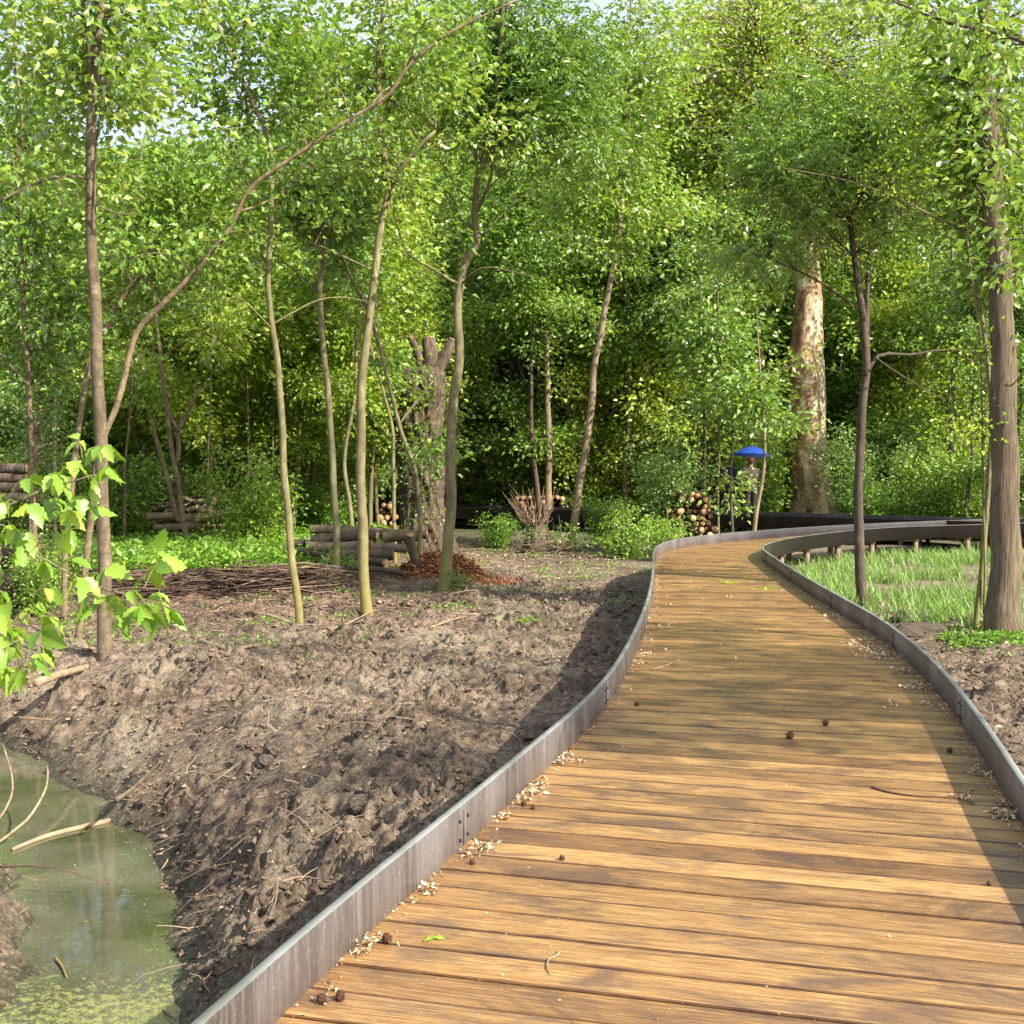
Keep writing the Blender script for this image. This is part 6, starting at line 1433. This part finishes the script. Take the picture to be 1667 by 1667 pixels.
for (x, y, w_, lab, g_) in [(630, 1531, 17, 'reddish-brown seed ball near the pale fluff by the lower end of the steel edge', None), (524, 1629, 17, 'seed ball at one end of the joined pair nearest the frame bottom', 'pair'), (554, 1624, 17, 'seed ball at the other end of the joined pair', 'pair'),
    (769, 1405, 9, 'small dark seed ball beside the steel edge with fluff next to it', None), (853, 1309, 9, 'small seed ball on the fluff drift by the steel edge', None), (868, 1315, 8, 'small seed ball next to the fluff drift on the planks', None), (915, 1398, 9, 'dark seed on the pale dusty patch of a plank', None),
    (1344, 1178, 10, 'black speck-like seed in the tree shade on the planks', None), (1286, 1199, 13, 'dark seed at the near border of the tree shade on the planks', None), (1546, 1222, 9, 'dark seed near the shadow of the opposite steel edge', None), (1037, 1147, 8, 'tiny dark seed near the steel edge in the tree shade', None), (1610, 1440, 8, 'dark seed in the edge plate shadow on the near planks', None)]:
    p = G(x, y + w_ * .3, .0); s_ = w_ / 2000 * p[1] * .5; o = link('seed_ball', bm_[w_ % 3]); o.location = (p[0], p[1], s_ * .95); o.scale = (s_, s_, s_); o.rotation_euler = (1, 0, x); tag(o, lab, 'seed')
def deck_stick(pts, w0, w1, lab, mt, name='twig', z=0.006, cat='twig', zs=None):
    q = np.array([G(x, y, z) if zs is None else G(x, y, z_) for (x, y), z_ in zip(pts, zs or [0] * len(pts))]); base = q[0].copy(); base[2] = 0 if zs is None else q[0][2]
    s_ = q[:, 1].mean() / 2000; qq = smooth_path(q - base, n=16); b = MB(); b.tube(qq, np.linspace(w0, w1, 16) * s_ / 2, 6, True, .1, np.random.RandomState(3)); o = b.build(name, mt); o.location = base; tag(o, lab, cat); return o
pale = simple('pale_twig', (0.20, 0.13, 0.08), (0.44, 0.32, 0.20), .8, 10, (1, 1, 1), 0); darkt = simple('dark_twig', (0.06, 0.03, 0.02), (0.16, 0.08, 0.05), .8, 10, (1, 1, 1), 0)
deck_stick([(912, 1548), (905, 1557), (893, 1560), (889, 1575), (896, 1585)], 3.5, 2, 'short pale crooked twig on the near planks', pale)
deck_stick([(1419, 1281), (1437, 1287), (1455, 1291), (1490, 1296), (1530, 1297), (1566, 1298)], 4, 2, 'long thin dark twig curving over the planks towards the edge shadow', darkt)
deck_stick([(530, 1631), (540, 1627), (550, 1625)], 2, 2, 'thin stalk joining the pair of seed balls', darkt)
deck_stick([(1060, 1090), (1085, 1083), (1105, 1075), (1118, 1068)], 2, 1, 'pale curved stalk on the planks by the steel edge', pale)
def small_leaf(x, y, sz, lab, n=5, spread=.02, z=.008):
    p = G(x, y, 0); rng = np.random.RandomState(int(x)); b = MB(); c = np.c_[rng.randn(n, 2) * spread, np.full(n, z)]; leaves(b, rng, c, np.c_[rng.randn(n, 2), .15 * rng.rand(n)], sz, .5); o = b.build('fallen_leaf', LEAF['near'], smooth=False); o.location = (p[0], p[1], 0); tag(o, lab, 'leaf')
small_leaf(705, 1531, .035, 'small torn green leaf on the near planks', 4, .008)
small_leaf(1187, 948, .07, 'green feathery leaf lying across the sunny far planks', 12, .09); small_leaf(1250, 959, .07, 'second green feathery leaf, close to the inner edge of the bend', 14, .10)

# ------------------------------------------------------------------ sticks and branches on the mud and in the pond
def mud_stick(pts, w0, w1, lab, mt, dz=.03, water=False):
    q = []
    for i, (x, y) in enumerate(pts):
        p = G(x, y, ZW + .01 if water else -.5)
        if not water:
            for _ in range(6): p = G(x, y, float(ground_h(p[0], p[1])) + dz)
        q.append(p)
    q = np.array(q); base = q[0].copy(); s_ = q[:, 1].mean() / 2000; qq = smooth_path(q - base, n=18); b = MB(); b.tube(qq, np.linspace(w0, w1, 18) * s_ / 2, 7, True, .15, np.random.RandomState(int(pts[0][0]))); o = b.build('branch', mt); o.location = base; return tag(o, lab, 'branch')
mud_stick([(60, 1112), (95, 1098), (145, 1085)], 14, 10, 'pale stripped branch lying at the foot of the forked brown trunk', pale)
mud_stick([(190, 1302), (215, 1285), (245, 1255), (270, 1232)], 8, 2, 'flat splintered branch pointing down to the water', BARK['brown'])
mud_stick([(330, 1285), (365, 1260), (410, 1228)], 4, 7, 'straight weathered stick half buried higher up the bank', BARK['grey'])
mud_stick([(285, 1440), (320, 1420), (350, 1410), (382, 1403)], 4, 2, 'thin pale bent root across the near bank', pale)
mud_stick([(470, 1294), (520, 1292), (560, 1290), (596, 1289)], 8, 6, 'short thick brown stick beside the two round clods', BARK['dark'])
mud_stick([(30, 1168), (60, 1170), (85, 1172)], 4, 3, 'short pinkish stick on the far bank slope', BARK['orange'])
mud_stick([(355, 1588), (385, 1570), (440, 1535), (470, 1520)], 5, 4, 'dark stick on the near bank close to the steel edge', darkt)
mud_stick([(225, 1612), (250, 1635), (285, 1660)], 6, 3, 'dark straight stick dipping into the weedy pond corner', darkt)
mud_stick([(460, 1435), (490, 1425), (520, 1432), (545, 1436)], 3, 2, 'thin golden stalk on the bare mud near the steel edge', pale)
mud_stick([(700, 1022), (730, 1010), (760, 1003)], 3, 2, 'pale stalk in the middle of the sunlit mud', pale)
mud_stick([(520, 1030), (560, 1018), (612, 992)], 3, 2, 'pale stick leaning at the foot of the mossy yellow trunk', pale)
mud_stick([(325, 1042), (350, 1052), (375, 1058), (420, 1050)], 8, 5, 'sunlit pale stick behind the fresh green leaves', pale)
mud_stick([(20, 1383), (60, 1366), (99, 1354), (140, 1345), (178, 1336)], 6, 10, 'pale branch lying in the water across the pond', pale, water=True)
mud_stick([(90, 1560), (100, 1570), (108, 1590)], 6, 3, 'short mossy stick floating at the weedy end of the pond', BARK['mossy'], water=True)
deck_stick([(-30, 1385), (0, 1371), (25, 1350), (45, 1335), (63, 1308), (76, 1282), (78, 1262), (77, 1248)], 5, 3, 'knobbly upright twig rising from the water, the longer of two', simple('twig_tan', (0.22, .14, .07), (0.5, .36, .2), .7, 20, (1, 1, 1), .3), 'twig', zs=[-1.0, -.98, -.9, -.85, -.78, -.72, -.68, -.64])
deck_stick([(-20, 1350), (0, 1332), (12, 1312), (21, 1290), (20, 1265), (14, 1242), (8, 1222), (4, 1212)], 4, 3, 'knobbly upright twig rising from the water at the frame edge, the shorter one', pale, 'twig', zs=[-1.0, -.98, -.93, -.88, -.82, -.78, -.73, -.70])
deck_stick([(0, 1412), (45, 1409), (85, 1412), (120, 1420), (160, 1434), (178, 1440)], 3, 1.5, 'thin dark shoot arching low over the pond', darkt, 'twig', zs=[-.9, -.85, -.85, -.88, -.95, -1.0])
# duckweed flecks
rng = np.random.RandomState(97); n = 9000; x = rng.uniform(-3.6, -1.3, n); y = rng.uniform(4.0, 9.5, n); sd = sdf_pond(x, y)
w_ = np.exp(sd / 0.10) + sstep(6.7, 6.2, y) * .9 if False else np.exp(np.minimum(sd, 0) / 0.12) + (1 - sstep(6.15, 6.6, y)) * 0.9 * sstep(.42, .55, fbm(x * 3, y * 3, 3, 3)) + .03
k = (sd < 0.03) & (rng.rand(n) < w_); x = x[k]; y = y[k]; n = len(x)
b = MB(); leaves(b, rng, np.stack([x, y, np.full(n, ZW + .004)], 1), np.c_[rng.randn(n, 2), .05 * rng.rand(n)], .010, .8, 0.02)
tag(b.build('duckweed', LEAF['dark'], smooth=False), 'bright green duckweed flecks along the pond edge', 'duckweed', kind='stuff')

# trees outside the frame, over the right shoulder: their shade falls on the planks
def side_tree(x, y, Hh, seed, tgc, n, spec, lab):
    rng = np.random.RandomState(seed); z0 = gh(x, y)
    st = np.array([[x, y, z0 - .2, .16], [x + .1, y, z0 + Hh * .4, .12], [x - .1, y + .2, z0 + Hh * .75, .07], [x, y + .1, z0 + Hh, .02]]); ps = [st]
    for c in tgc: ps.append(np.array([[x, y, c[2] - 1.2, .05], [(x + c[0]) / 2, (y + c[1]) / 2, c[2] - .5, .035], [c[0], c[1], c[2], .01]]))
    tg = []
    for c, k in zip(tgc, n): tg += list(np.array(c[:3]) + rng.randn(k, 3) * np.array(c[3:6]))
    tree_from_paths('tree', lab, 'tree', ps, BARK['grey'], LEAF['mid'], spec, tg, seed)
def up_sun(gxp, gyp, dist): s = np.array(sdir); return np.array([gxp, gyp, 0]) + s * dist
c1 = up_sun(1.7, 8.2, 11); c2 = up_sun(2.6, 9.8, 11.5); c3 = up_sun(1.0, 7.3, 10.5); c4 = up_sun(1.6, 11.6, 12)
side_tree(c1[0] + 1.2, c1[1] - .5, 12, 401, [(*c1, 1.2, .5, .3), (*c2, 1.0, .5, .3), (*c3, 1.0, .3, .25), (*c4, 1.0, .3, .25)], (110, 90, 50, 26), dict(kind='leaf', n=30, size=.10, w=.55, r=.2), 'leafy tree beside the boardwalk whose crown shades the middle planks')
